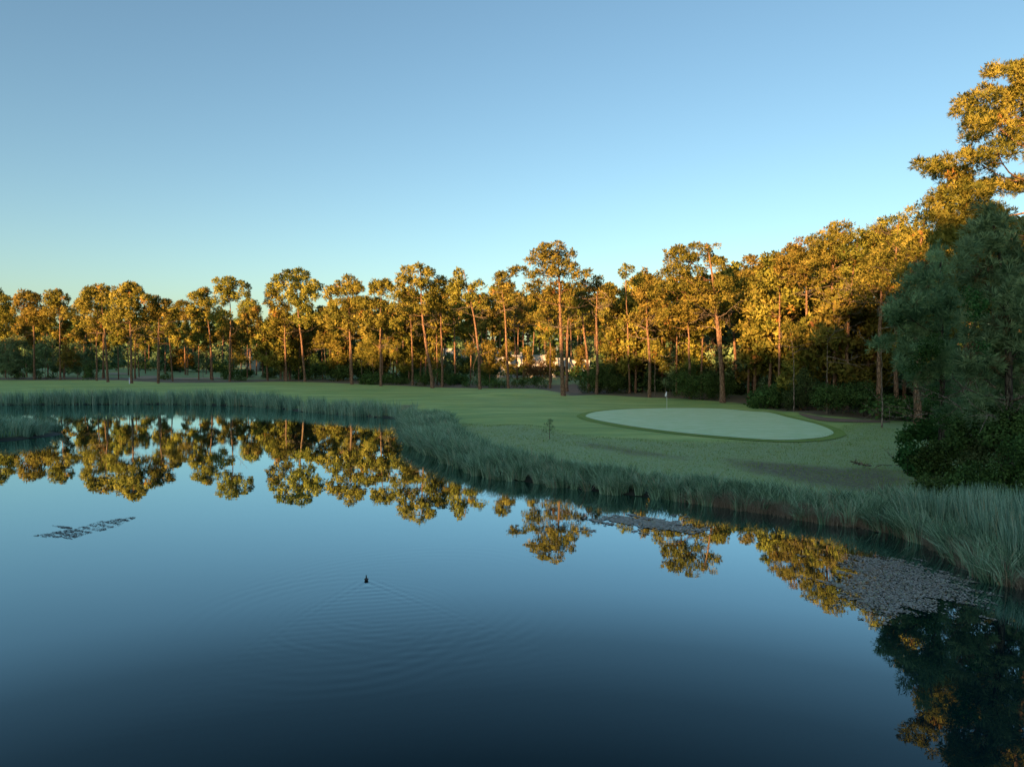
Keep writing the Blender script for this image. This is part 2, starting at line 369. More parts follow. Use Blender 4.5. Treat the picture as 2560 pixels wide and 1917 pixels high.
for (cx, cy, lam, r0, wd, A, ph) in [(-3.75, 17.25, .26, 2.1, .75, .0015, 0), (-3.5, 17.6, .32, 1.1, .7, .0009, 1), (-4.3, 17.0, .40, 3.3, .9, .0011, .5), (-3.0, 18.6, .34, 3.6, 1.3, .0008, 2), (-2.2, 19.2, .42, 4.0, 1.2, .0005, 1)]:
    r = np.hypot(WX - cx, (WY - cy)); th = np.arctan2(WY - cy, WX - cx); WZ += .6 * A * np.sin(2 * math.pi * r / lam + ph + .7 * np.sin(3 * th + ph)) * np.exp(-((r - r0) / wd) ** 2) * (.55 + .45 * np.sin(2 * th + 4 * ph + 1))
edge_f = sstep(-12, -10, WX) * sstep(6, 4, WX) * sstep(10, 11.5, WY) * sstep(24.5, 23, WY)
WZ *= edge_f
jj = np.arange(WX.size).reshape(WX.shape)
WF = np.stack([jj[:-1, :-1], jj[:-1, 1:], jj[1:, 1:], jj[1:, :-1]], -1).reshape(-1, 4)
tag(obj('water', np_mesh('water', np.stack([WX, WY, WZ], -1).reshape(-1, 3), WF, M['water'], True)), 'calm blue pond water mirroring the pines', kind='structure')

# ------------------------------------------------------------------ draped sheets: green, fringe, bunkers, paths
def smooth_poly(P, per=6):
    P = np.asarray(P); n = len(P); out = []
    for i in range(n):
        a, b, c, d = P[i - 1], P[i], P[(i + 1) % n], P[(i + 2) % n]
        for k in range(per):
            t = k / per; out.append(.5 * (2 * b + (c - a) * t + (2 * a - 5 * b + 4 * c - d) * t * t + (3 * b - a - 3 * c + d) * t ** 3))
    return np.array(out)
def sheet(name, poly, off, mat, label, per=6, rings=10, grow=0.0):
    P = smooth_poly(poly, per); c = P.mean(0)
    if grow:
        d = P - c; P = P + d / np.linalg.norm(d, axis=1)[:, None] * grow
    V = [c[None]] + [c + (P - c) * (k / rings) for k in range(1, rings + 1)]
    V = np.concatenate(V); n = len(P); F = []
    for j in range(0, n, 2): F.append((0, 1 + j, 1 + (j + 1) % n, 1 + (j + 2) % n))
    for k in range(rings - 1):
        a = 1 + k * n; b = a + n
        for j in range(n): F.append((a + j, b + j, b + (j + 1) % n, a + (j + 1) % n))
    z = hgt(V) + off
    o = obj(name, np_mesh(name, np.column_stack([V, z]), F, mat, True)); return tag(o, label, kind='structure')
GREEN = pxpoly('D', [(1265, 896), (1290, 888), (1350, 882), (1440, 879), (1540, 880), (1620, 887), (1700, 900), (1765, 915), (1799, 931), (1785, 941), (1740, 947), (1680, 949), (1600, 945), (1480, 935), (1380, 922), (1310, 910), (1275, 902)], .9)
sheet('fringe', GREEN, .045, M['fringe'], 'yellow green collar of longer grass around the putting green', grow=.9)
sheet('putting_green', GREEN, .075, M['green'], 'pale dewy oval putting green with a white flag')
def gpoly(c, pts): return np.array([on_ground(*src(c, x, y))[:2] for x, y in pts])
for pts, lab in (([(1190, 1180), (1330, 1174), (1370, 1188), (1310, 1200), (1200, 1200)], 'sand bunker behind the left pines, nearest the white post'),
                 ([(940, 1148), (1090, 1150), (1110, 1160), (950, 1163)], 'thin strip of sand far behind the leftmost pine trunks'),
                 ([(1490, 1193), (1700, 1191), (1950, 1190), (1955, 1200), (1700, 1204), (1500, 1203)], 'long pale sandy strip behind the tall pine by the gap')):
    sheet('bunker', gpoly('1', pts), .10, M['sand'], lab, per=3, rings=4)
sheet('path', gpoly('3', [(765, 1388), (830, 1386), (850, 1430), (890, 1462), (800, 1458), (752, 1425)]), .05, M['path'], 'reddish dirt track curving into the wood beside the dark bush', per=4, rings=5)
sheet('path', gpoly('4', [(650, 1528), (760, 1545), (900, 1563), (1100, 1573), (1260, 1580), (1255, 1592), (1050, 1591), (850, 1584), (740, 1566)]), .05, M['path'], 'bare sandy track running along the back of the green at right', per=4, rings=5)

# ------------------------------------------------------------------ foliage builders
LOBE_DIR, LOBE_TONE = np.zeros((0, 3)), np.zeros(0)
def unit(v): return v / (np.linalg.norm(v, axis=-1, keepdims=True) + 1e-9)
def rdir(n): return unit(rng.normal(size=(n, 3)))
def blob_puffs(blobs, pr, dens=2.0, shell=.55, low=-.55):
    """blobs: (n,6) centre + radii -> puff centres, radii"""
    C, R = [], []
    global LOBE_DIR, LOBE_TONE
    LD, LT = [], []
    for b in blobs:
        c, r = b[:3], b[3:6]
        n = max(1, int(round(dens * (r[0] * r[2] + r[0] * r[1] * .5) / pr ** 2)))
        d = rdir(n * 3); d = d[d[:, 2] > low][:n]
        k = shell + (1 - shell) * rng.random((len(d), 1)) ** .6
        C.append(c + d * k * np.maximum(r - pr * .35, r * .3)); R.append(pr * rng.uniform(.7, 1.25, len(d)))
        LD.append(unit(d / np.maximum(r, .01) * r.mean())); LT.append(np.full(len(d), rng.uniform(-.12, .12)))
    LOBE_DIR, LOBE_TONE = np.concatenate(LD), np.concatenate(LT)
    return np.concatenate(C), np.concatenate(R)
def needles(C, R, tufts, q, L, W, up=.35, sph=.2):
    n = len(C); T = np.repeat(np.arange(n), tufts); d = rdir(len(T)); d[:, 2] += sph; d = unit(d)
    P = C[T] + d * (R[T] * rng.uniform(.25, .8, len(T)))[:, None]
    Q = np.repeat(np.arange(len(T)), q); m = len(Q)
    a = d[Q] * .9 + rng.normal(size=(m, 3)) * .45; a[:, 2] += up; a = unit(a)
    l = L * rng.uniform(.7, 1.3, m)[:, None]; s = unit(np.cross(a, rdir(m))) * (W * rng.uniform(.7, 1.3, m))[:, None]
    b = P[Q] + rng.normal(size=(m, 3)) * .03
    mid = b + a * l * .5
    ld = LOBE_DIR[T][Q] if len(LOBE_DIR) == n else d[Q]
    gn = unit(np.cross(a, s)); want = unit(d[Q] * .75 + ld * .55 + np.array([0, 0, .1])); fl_ = np.sum(gn * want, 1) < 0
    s = np.where(fl_[:, None], -s, s); gn = np.where(fl_[:, None], -gn, gn)
    V = np.stack([b - s * .35, mid + s, b + a * l, mid - s], 1).reshape(-1, 3)
    V = np.stack([b - a * l * .02, mid - s, b + a * l, mid + s], 1).reshape(-1, 3)
    F0 = np.arange(m * 4).reshape(-1, 4)
    # winding follows cross(a, s): base, -s, tip, +s has normal cross(-s, a) = cross(a, s)
    N = np.repeat(unit(want + gn * .55), 4, 0); F = (F0, N)
    pv = rng.random(n); dead = rng.random(n) < .018
    tone = LOBE_TONE[T][Q] if len(LOBE_TONE) == n else 0
    r = np.clip(.04 + tone + .36 * pv[T][Q] + .30 * rng.random(len(T))[Q] + .22 * rng.random(m), 0, .84)
    r = np.where(dead[T][Q], .93 + .07 * rng.random(m), r)
    return V, F, r
def leaves(C, R, n_leaf, L, W):
    n = len(C); T = np.repeat(np.arange(n), n_leaf); m = len(T); d = rdir(m)
    b = C[T] + d * (R[T] * rng.uniform(.5, 1.05, m))[:, None]
    a = unit(d * .6 + rng.normal(size=(m, 3)) * .7); s = unit(np.cross(a, rdir(m)))
    l = L * rng.uniform(.6, 1.3, m)[:, None]; w = W * rng.uniform(.6, 1.3, m)[:, None]
    gn = unit(np.cross(a, s)); ld = LOBE_DIR[T] if len(LOBE_DIR) == n else d; want = unit(d * .7 + ld * .6); fl_ = np.sum(gn * want, 1) < 0
    s = np.where(fl_[:, None], -s, s); gn = np.where(fl_[:, None], -gn, gn)
    V = np.stack([b, b + a * l * .5 - s * w, b + a * l, b + a * l * .5 + s * w], 1).reshape(-1, 3)
    r = np.clip(.6 * rng.random(n)[T] + .4 * rng.random(m), 0, 1)
    return V, (np.arange(m * 4).reshape(-1, 4), np.repeat(unit(want + gn * .8), 4, 0)), r
def interp_path(pts, n):
    pts = np.asarray(pts, float); d = np.r_[0, np.cumsum(np.linalg.norm(np.diff(pts, axis=0), axis=1))]
    t = np.linspace(0, d[-1], n); P = np.stack([np.interp(t, d, pts[:, i]) for i in range(3)], 1)
    if n > 4:
        for _ in range(2): P[1:-1] = (P[:-2] + 2 * P[1:-1] + P[2:]) / 4
    return P
def bare_branch(mb, base, direc, length, r0, twigs=3, sides=5):
    direc = unit(np.asarray(direc, float)); n = 6; pts = [np.asarray(base, float)]; d = direc.copy()
    for i in range(n - 1):
        d = unit(d + rng.normal(size=3) * .16 + np.array([0, 0, .05 * (i - 1)])); pts.append(pts[-1] + d * length / (n - 1))
    pts = np.array(pts); mb.tube(pts, np.linspace(r0, r0 * .25, n), sides, False)
    for _ in range(twigs):
        k = rng.integers(2, n); dd = unit(d + rng.normal(size=3) * .6)
        l = length * rng.uniform(.2, .45); p2 = np.array([pts[k], pts[k] + dd * l * .5 + rng.normal(size=3) * .05 * l, pts[k] + dd * l])
        mb.tube(p2, [r0 * .4, r0 * .3, r0 * .15], 4, False)

def px_blobs(c, bl, Y, depth=.5, dup=.5, vs=1.26):
    ox, oy, s = CROP[c]
    xs = [b[0] for b in bl]; half = max(1.2, (max(xs) - min(xs)) * .5 * s / FPX * Y + 1.0) * depth
    out = []
    for (x, y, rx, ry) in bl:
        rx, ry = rx * 1.15, ry * vs
        for k in range(2):
            if k and rng.random() > dup: continue
            dy = np.clip(rng.normal() * half * .6, -half, half) if not k else rng.uniform(-half, half)
            p = at_Y(ox + x * s, oy + y * s, Y + dy); m = s / FPX * (Y + dy) * (1 if not k else .85)
            out.append((*p, rx * m, (rx + ry) * .5 * m, ry * m))
    return np.array(out)

def pine(name, label, c, trunk, blobs, Y=None, r=.2, dead=4, cat='pine tree', mat='needles', pr=.55, tufts=15, q=3, L=.37, W=.06,
         bark='bark', group=None, dens=1.9, base=True, dup=.5, limbs=9, depth=.5, vs=1.26):
    tp = [src(c, *t) for t in trunk]
    if Y is None: b = on_ground(*tp[0]); Y = b[1]
    else: b = at_Y(*tp[0], Y); b[2] = gz(b[0], b[1])
    P = [b] + [at_Y(x, y, Y) for x, y in tp[1:]]
    root = empty(name, b); tag(root, label, cat, group)
    if mat == 'needles' and L == .37:
        f = Y / 105.0; L, W, pr = float(np.clip(.37 * f, .25, .42)), float(np.clip(.058 * f, .03, .07)), float(np.clip(.56 * f, .44, .62))
    bl = px_blobs(c, blobs, Y, depth, dup, vs)
    top = bl[np.argmax(bl[:, 2] + bl[:, 5] * .5)]
    if P[-1][2] < top[2]: P.append(np.array([top[0] * .6 + P[-1][0] * .4, Y, top[2]]))
    path = interp_path(P, 14); path[1:-1, :2] += rng.normal(size=(12, 2)) * .03
    rad = r * (1 - np.linspace(0, 1, 14) ** 1.2 * .82); rad[0] *= 1.3
    path0 = path.copy(); path[0, 2] -= .3
    mb = MB(); mb.tube(path - b, rad, 8)
    order = np.argsort(-bl[:, 3] * bl[:, 5])[:limbs]
    for i in order:
        e = bl[i, :3]; hd_ = math.hypot(e[0] - b[0], e[1] - b[1]); zt = np.clip(e[2] - .22 * hd_ - .3, P[0][2] + 2, path[-1][2])
        k = np.argmin(abs(path0[:, 2] - zt)); s0 = path0[k]
        if np.linalg.norm(e - s0) < .5: continue
        mid = s0 * .5 + e * .5 + np.array([0, 0, -.12 * hd_]) + rng.normal(size=3) * .15
        r1 = min(rad[k] * .42, .04 + .010 * hd_)
        mb.tube(interp_path([s0, mid, e], 6) - b, np.linspace(r1, r1 * .35, 6), 5, False)
        for _ in range(2):
            e2 = e + rdir(1)[0] * bl[i, 3:6] * .8; mb.tube(np.array([mid * .4 + e * .6, e2]) - b, [r1 * .45, r1 * .2], 4, False)
    obj('trunk', mb.mesh('trunk', M[bark], True), root)
    zc = np.min(bl[:, 2]); zlo = max(b[2] + 2.5, zc - 2.2)
    for _ in range(int(dead * 1.5) if mat == 'needles' else dead):
        z = rng.uniform(zlo, zc + 1.2); k = np.argmin(abs(path0[:, 2] - z)); a = rng.uniform(0, 2 * math.pi)
        bb = MB(); bare_branch(bb, path0[k] - b, (math.cos(a), math.sin(a) * .8 - .1, rng.uniform(-.15, .45)), rng.uniform(1.3, 3.8), rng.uniform(.03, .06), 5)
        obj('branch', bb.mesh('branch', M['deadwood'], True), root)
    C, R = blob_puffs(bl, pr, dens); V, F, rn = needles(C, R, tufts, q, L, W)
    obj('crown', np_mesh('crown', V - b, F, M[mat], False, {'rnd': rn}), root)
    return root

# ------------------------------------------------------------------ buildings in the wood
def house(name, label, c, x0, x1, Y, ztop, base, boxes, wins, mat='white', cat='house', depth=8):
    """boxes: (x0,x1,y0,dz0,dz1) in px and metres; each box is a wall volume with a parapet"""
    g = base; p0 = at_Y(*src(c, x0, 500), Y); p1 = at_Y(*src(c, x1, 500), Y); o = np.array([p0[0], Y, g])
    root = empty(name, o); tag(root, label, cat)
    W = lambda x: at_Y(*src(c, x, 500), Y)[0] - o[0]
    for (a, b, dy, z0, z1) in boxes:
        mb = MB(); mb.box(W(a), W(b), dy, dy + depth, z0, z1); obj('wall', mb.mesh('wall', M[mat]), root)
        mb = MB()
        for bx in ((W(a) - .08, W(b) + .08, dy - .08, dy + .12), (W(a) - .08, W(b) + .08, dy + depth - .12, dy + depth + .08), (W(a) - .08, W(a) + .12, dy + .12, dy + depth - .12), (W(b) - .12, W(b) + .08, dy + .12, dy + depth - .12)):
            mb.box(*bx, z1 + .002, z1 + .32)
        obj('parapet', mb.mesh('parapet', M[mat]), root)
    for (a, b, dy, z0, z1) in wins:
        mb = MB(); mb.box(W(a), W(b), dy - .03, dy + .02, z0, z1); f = obj('window', mb.mesh('window', M['frame_dark']), root)
        mb = MB(); w = (W(b) - W(a) - .16) / 2
        for k in range(2): mb.box(W(a) + .06 + k * (w + .04), W(a) + .06 + k * (w + .04) + w, dy - .036, dy - .031, z0 + .07, z1 - .07)
        obj('pane', mb.mesh('pane', M['glass_dark']), f)
    return root, o, W
gH = 1.85
r_, o_, W_ = house('house', 'low white flat roofed house seen between the trunks of the tallest central pine', 'H', 985, 1700, 158, 6, gH,
    [(985, 1270, 0.5, -.5, 4.1), (1270, 1440, -1.2, 2.2, 4.2), (1290, 1700, 1.5, -.5, 4.5)], [(1350, 1410, 1.5, .1, 2.1), (1560, 1650, 1.5, .3, 2.3), (1060, 1150, .5, .9, 2.2)])
for (x, w, h) in ((1125, 10, 1.0), (1275, 8, 1.2), (1400, 9, .8)):
    mb = MB(); mb.box(W_(x - w), W_(x + w), 4, 5, 4.1, 4.5 + h); mb.box(W_(x - w) - .1, W_(x + w) + .1, 3.9, 5.1, 4.502 + h, 4.6 + h); obj('chimney', mb.mesh('chimney', M['white']), r_)
mb = MB(); mb.box(W_(1300), W_(1330), -1.0, -.6, -.5, 2.198); obj('pillar', mb.mesh('pillar', M['white']), r_)
r2, o2, W2 = house('house', 'white flat roofed house with an outside stair, right of the tallest central pine', 'H', 1720, 2190, 160, 6, gH,
    [(1720, 1950, 0, -.5, 3.8), (1952, 2190, 1.2, -.5, 3.3)], [(1790, 1845, 0, .0, 2.2), (1870, 1905, 0, .0, 2.2)])
mb = MB()
for k in range(11): mb.box(W2(1955 + k * 9), W2(1955 + (k + 1) * 9), .25, 1.18, -.4, 3.2 - k * .3)
obj('stair', mb.mesh('stair', M['beige']), r2)
house('house', 'pale upper floor of a house showing above the hedge left of the forked pine', 'H', 500, 745, 188, 8, 2.3, [(500, 745, 0, -.5, 5.8), (560, 700, -1.5, -.5, 3.4)], [(600, 640, -1.5, 1.0, 2.2), (540, 570, 0, 3.8, 4.9)])
house('wall', 'long sunlit beige garden wall behind the pines left of centre', 'H', 0, 480, 170, 5, 2.0, [(20, 250, 0, -.5, 4.0), (252, 470, .6, -.5, 3.2)], [(120, 170, 0, 1.4, 2.6)], 'beige', 'garden wall', 2.0)
r3, o3, W3 = house('house', 'small orange house with a clay roof behind the left gap', '2', 38, 84, 200, 5, 2.4, [(38, 84, 0, -.5, 4.0)], [(55, 68, 0, 1.0, 2.3)], 'beige')
mb = MB(); a, b = W3(38) - .4, W3(84) + .4
mb.add([(a, -.5, 4.33), (b, -.5, 4.33), (b, 4, 6.2), (a, 4, 6.2), (a, 8.5, 4.33), (b, 8.5, 4.33)], [(0, 1, 2, 3), (3, 2, 5, 4)]); obj('roof', mb.mesh('roof', M['tile']), r3)

# ------------------------------------------------------------------ the front pines (trunk way-points and crown lobes read off the photograph)
N2 = dict(pr=.6)
pine('pine_tree', 'pine cut by the left edge of the photo, crown mostly in shade', '1', [(-30, 1200), (-25, 600)], [(-40, 560, 110, 90), (0, 680, 120, 80), (40, 520, 45, 40), (-60, 470, 70, 60), (30, 620, 70, 60)], dead=3)
pine('pine_tree', 'second tall pine from the left edge, trunk in shade, wide crown leaning left', '1', [(297, 1205), (295, 950), (290, 680)], [(240, 490, 60, 40), (210, 530, 80, 55), (290, 520, 55, 50), (190, 610, 70, 60), (300, 620, 100, 60), (230, 700, 75, 55), (340, 700, 90, 50), (390, 650, 70, 45), (200, 470, 30, 30)], r=.22, dead=5)
pine('pine_tree', 'slim pine at far left with its bare upper trunk lit bright orange', '1', [(520, 1206), (516, 900), (518, 600)], [(460, 480, 70, 45), (530, 520, 55, 55), (440, 540, 60, 50), (500, 580, 60, 40), (420, 630, 60, 50), (585, 640, 60, 60), (500, 460, 30, 25)], r=.19, dead=7)
pine('pine_tree', 'shaded pine with a round tuft low on its left, beside the orange slim pine', '1', [(740, 1165), (738, 780)], [(700, 610, 70, 60), (680, 690, 45, 40), (750, 760, 60, 50), (730, 560, 50, 50), (690, 765, 45, 40)], r=.2, dead=3)
pine('pine_tree', 'pine with a long curved trunk leaning left, broad crown, left of the white post', '1', [(932, 1226), (918, 1000), (900, 780), (880, 590)], [(870, 450, 85, 50), (780, 490, 85, 60), (910, 520, 75, 55), (800, 610, 90, 60), (730, 560, 60, 55), (840, 690, 80, 55), (760, 730, 65, 50), (690, 560, 40, 40), (930, 450, 35, 30), (760, 440, 40, 30)], r=.23, dead=5)
pine('pine_tree', 'thin pine with a dark straight trunk left of the long curved one', '1', [(835, 1213), (832, 830)], [(840, 780, 80, 45), (790, 800, 50, 40), (860, 720, 60, 50)], r=.2, dead=5)
pine('pine_tree', 'pine behind the long curved trunk, upper stem lit gold', '1', [(890, 1195), (894, 800)], [(930, 650, 70, 60), (900, 560, 60, 60), (950, 740, 60, 50), (890, 740, 50, 40)], r=.21, dead=4)
pine('pine_tree', 'largest pine of the left wood, broad domed crown, standing by the white post', '1', [(1136, 1236), (1132, 1000), (1122, 700), (1120, 560)], [(1120, 430, 105, 45), (1040, 475, 75, 55), (1210, 500, 90, 55), (1000, 560, 70, 55), (1100, 560, 100, 60), (1060, 650, 90, 60), (980, 680, 80, 55), (1200, 610, 80, 60), (1180, 720, 80, 45), (1270, 520, 40, 35), (960, 760, 60, 45), (1120, 400, 60, 25)], r=.24, dead=6)
pine('pine_tree', 'orange lit trunk just right of the largest left pine', '1', [(1165, 1198), (1162, 800)], [(1080, 800, 80, 45), (1150, 770, 70, 40), (1060, 860, 60, 40)], r=.2, dead=3)
pine('pine_tree', 'isolated pine right of the white post with many bare side branches', '1', [(1365, 1237), (1362, 950), (1375, 640)], [(1370, 540, 85, 45), (1320, 600, 60, 50), (1440, 560, 45, 38), (1310, 680, 50, 50), (1430, 670, 60, 50), (1470, 770, 45, 38), (1370, 610, 60, 40), (1350, 520, 35, 25)], r=.2, dead=10)
pine('pine_tree', 'shaded pine with dark crown between the isolated pine and the tall leaning pair', '1', [(1600, 1162), (1585, 700)], [(1570, 580, 75, 50), (1530, 650, 60, 50), (1600, 680, 75, 50), (1560, 560, 40, 28), (1640, 620, 50, 45)], r=.2, dead=4)
pine('pine_tree', 'pine with pinkish lit trunk left of the tall pine by the gap', '1', [(1832, 1208), (1822, 950), (1798, 720)], [(1690, 500, 60, 45), (1760, 470, 60, 45), (1720, 590, 80, 60), (1800, 670, 40, 45), (1660, 630, 55, 55), (1780, 550, 60, 50), (1740, 660, 60, 45)], r=.23, dead=5)
pine('pine_tree', 'tall open pine standing over the gap in the left wood', '1', [(1980, 1221), (1984, 900), (1990, 560)], [(1965, 370, 55, 45), (2060, 415, 85, 50), (1920, 445, 70, 50), (2095, 480, 55, 45), (1890, 540, 65, 50), (1990, 500, 60, 45), (1880, 640, 60, 50), (1940, 655, 55, 42), (1845, 690, 45, 38), (1905, 740, 38, 32), (1870, 360, 30, 25), (2010, 350, 25, 25)], r=.22, dead=4)
pine('pine_tree', 'dim pine right of the tall open pine, low dark crown', '1', [(2160, 1158), (2156, 700)], [(2150, 580, 80, 50), (2130, 640, 70, 50), (2190, 620, 60, 50), (2100, 590, 40, 40), (2160, 545, 50, 28)], r=.2, dead=4)
pine('pine_tree', 'left one of the close pair, crown hanging low to the left', '2', [(400, 1216), (388, 900), (385, 600)], [(300, 540, 85, 65), (350, 620, 85, 55), (330, 700, 80, 55), (380, 790, 75, 50), (280, 800, 60, 45), (220, 830, 45, 38), (270, 470, 55, 45), (400, 700, 50, 45)], r=.22, dead=4)
pine('pine_tree', 'right one of the close pair, bent trunk under a big round crown', '2', [(562, 1222), (540, 950), (512, 740), (495, 560)], [(490, 295, 105, 42), (350, 340, 70, 45), (420, 385, 105, 60), (560, 345, 75, 45), (300, 430, 75, 55), (500, 450, 95, 55), (675, 420, 42, 32), (600, 470, 65, 40), (470, 690, 55, 45), (545, 725, 50, 40), (630, 680, 80, 40), (655, 500, 45, 30), (560, 590, 75, 35), (640, 380, 40, 35), (430, 480, 60, 50), (570, 430, 60, 50), (620, 430, 50, 40), (560, 520, 60, 45), (470, 540, 60, 40)], r=.25, dead=5)
pine('pine_tree', 'stout pine with dark rusty patches and drooping lit lower crown', '2', [(965, 1246), (960, 1000), (945, 790), (940, 480)], [(930, 370, 80, 50), (865, 390, 38, 35), (800, 455, 65, 50), (1020, 420, 55, 50), (940, 450, 75, 55), (860, 560, 75, 50), (1000, 560, 65, 55), (800, 640, 85, 60), (740, 700, 85, 50), (900, 680, 95, 60), (840, 740, 85, 50), (760, 500, 30, 30), (950, 750, 60, 40)], r=.27, dead=8)
pine('pine_tree', 'straight pine with the crown reaching lowest on the left, right of the rusty one', '2', [(1215, 1260), (1212, 950), (1210, 600)], [(1170, 400, 55, 45), (1250, 390, 65, 42), (1200, 460, 75, 45), (1100, 560, 95, 60), (1190, 580, 75, 55), (1080, 680, 85, 60), (1160, 720, 85, 60), (1085, 800, 55, 45), (1240, 690, 55, 50), (1120, 860, 65, 50), (1300, 430, 40, 45)], r=.23, dead=5)
pine('pine_tree', 'thin dark pine just left of the strongly leaning pine', '2', [(1490, 1252), (1486, 950), (1475, 690)], [(1440, 600, 50, 45), (1480, 640, 50, 40)], r=.2, dead=5)
pine('pine_tree', 'strongly leaning pine with the thick reddish trunk left of the white houses', '2', [(1662, 1277), (1640, 1100), (1605, 900), (1570, 660)], [(1540, 255, 80, 42), (1620, 300, 55, 50), (1440, 285, 60, 45), (1400, 350, 55, 45), (1520, 360, 95, 55), (1600, 400, 75, 55), (1420, 440, 85, 55), (1340, 500, 75, 55), (1500, 480, 85, 55), (1620, 520, 75, 55), (1330, 600, 55, 45), (1460, 600, 75, 55), (1580, 600, 75, 42), (1330, 740, 55, 45), (1390, 690, 55, 50), (1680, 440, 40, 45)], r=.29, dead=7)
pine('pine_tree', 'upright pine standing right behind the strongly leaning one, dark right side', '2', [(1745, 1266), (1738, 900), (1730, 560)], [(1740, 370, 55, 42), (1700, 430, 60, 50), (1745, 500, 75, 50), (1700, 560, 60, 45), (1785, 460, 45, 45), (1760, 590, 60, 40)], r=.22, dead=6)
pine('pine_tree', 'forked pine with twin orange stems and a small pointed top', '2', [(2070, 1286), (2058, 950), (2030, 750), (2000, 550)], [(1890, 310, 50, 42), (1885, 275, 28, 22), (1870, 375, 65, 42), (1940, 415, 65, 42), (1840, 440, 55, 38), (1900, 490, 75, 45), (2000, 500, 75, 42), (2060, 560, 48, 38), (2060, 400, 55, 42), (1855, 515, 45, 35), (2000, 420, 40, 40)], r=.25, dead=9)
pine('pine_tree', 'pine with bare twiggy middle, left of the white house wall', '3', [(245, 1416), (230, 1100), (215, 760)], [(205, 460, 55, 42), (180, 520, 55, 50), (250, 560, 55, 50), (280, 660, 75, 45), (215, 620, 60, 40), (150, 450, 28, 25)], r=.22, dead=10)
pine('pine_tree', 'slender leaning orange trunk in front of the white house', '3', [(322, 1347), (312, 1100), (290, 880)], [(310, 790, 90, 40), (360, 820, 60, 35), (260, 800, 50, 35)], r=.18, dead=10, dens=.8)
pine('pine_tree', 'dark unlit trunk in front of the left part of the white house', '3', [(378, 1347), (372, 940)], [(400, 830, 70, 50), (370, 700, 60, 60), (340, 760, 50, 40)], r=.2, dead=5)
pine('pine_tree', 'tallest central pine with a huge pyramid crown and thick bright trunk', '3', [(720, 1481), (708, 1200), (692, 850), (685, 600), (690, 450)], [(660, 190, 65, 35), (560, 220, 55, 45), (500, 280, 60, 45), (700, 260, 85, 45), (785, 260, 38, 35), (620, 300, 95, 55), (430, 340, 55, 45), (720, 350, 85, 55), (560, 380, 95, 55), (340, 400, 65, 35), (280, 420, 45, 35), (660, 430, 95, 55), (800, 400, 55, 50), (480, 460, 85, 55), (870, 450, 75, 45), (420, 580, 75, 55), (540, 560, 95, 65), (680, 560, 85, 65), (790, 560, 75, 50), (460, 660, 55, 45), (600, 660, 75, 55), (720, 660, 65, 55), (710, 765, 45, 45), (500, 800, 60, 35), (930, 450, 45, 40), (860, 520, 60, 50)], r=.31, dead=8, limbs=14, dup=.35, dens=1.7)
pine('pine_tree', 'darker trunk close on the right of the tallest central pine', '3', [(748, 1442), (748, 1200), (755, 900)], [(760, 800, 70, 60), (820, 720, 70, 60), (780, 640, 60, 60)], r=.27, dead=6)
pine('pine_tree', 'short crowned pine with a red trunk left of the tallest central pine', '3', [(605, 1416), (607, 970)], [(560, 985, 55, 40), (530, 900, 60, 50), (600, 920, 50, 40)], r=.2, dead=4)
pine('pine_tree', 'bright orange trunk leaning left and rising out of the dark bush', '3', [(945, 1330), (920, 1100), (880, 800)], [(880, 640, 80, 60), (930, 700, 60, 50), (840, 700, 60, 50), (900, 580, 60, 50)], Y=112, r=.24, dead=5)
pine('pine_tree', 'pine with long horizontal bare arms right of the tallest central pine', '3', [(1005, 1467), (1016, 1200), (1002, 800), (1010, 620)], [(1020, 490, 45, 40), (975, 560, 55, 50), (1050, 600, 55, 45), (1140, 585, 55, 40), (1120, 650, 55, 35), (1000, 660, 50, 35), (1040, 540, 40, 40)], r=.24, dead=14)
pine('pine_tree', 'small topped pine poking thinly above the others right of centre', '3', [(1290, 1400), (1275, 900), (1255, 500)], [(1255, 385, 32, 25), (1225, 420, 25, 20), (1300, 400, 25, 22), (1250, 450, 30, 20)], Y=104, r=.16, dead=0)
pine('pine_tree', 'pine with yellow glowing crown and crooked lower trunk behind the dark bush', '3', [(1305, 1442), (1285, 1200), (1265, 800)], [(1280, 690, 85, 55), (1250, 600, 60, 42), (1340, 740, 85, 55), (1235, 700, 50, 55), (1320, 560, 75, 70), (1390, 480, 55, 50), (1230, 880, 50, 45)], r=.22, dead=7)
pine('pine_tree', 'pine with pale grey foot standing left of the flag, ragged golden crown', '3', [(1460, 1497), (1465, 1250), (1452, 1000), (1435, 800)], [(1440, 470, 45, 42), (1500, 520, 65, 55), (1410, 620, 75, 55), (1460, 700, 75, 55), (1380, 820, 85, 50), (1310, 830, 50, 38), (1430, 560, 55, 45), (1430, 400, 25, 20)], r=.22, dead=8)
pine('pine_tree', 'dark stemmed pine with a green tuft hanging directly over the flag', '3', [(1645, 1442), (1646, 1010)], [(1640, 960, 70, 42), (1600, 870, 70, 50), (1650, 900, 60, 45)], r=.2, dead=3)
pine('pine_tree', 'straight pine just right of the flag, crown of several stacked tufts', '3', [(1815, 1507), (1808, 1200), (1800, 950)], [(1790, 880, 75, 55), (1700, 830, 75, 55), (1820, 800, 75, 55), (1750, 740, 95, 55), (1560, 830, 75, 60), (1620, 770, 65, 45), (1880, 760, 55, 45), (1520, 760, 50, 45)], r=.21, dead=4)
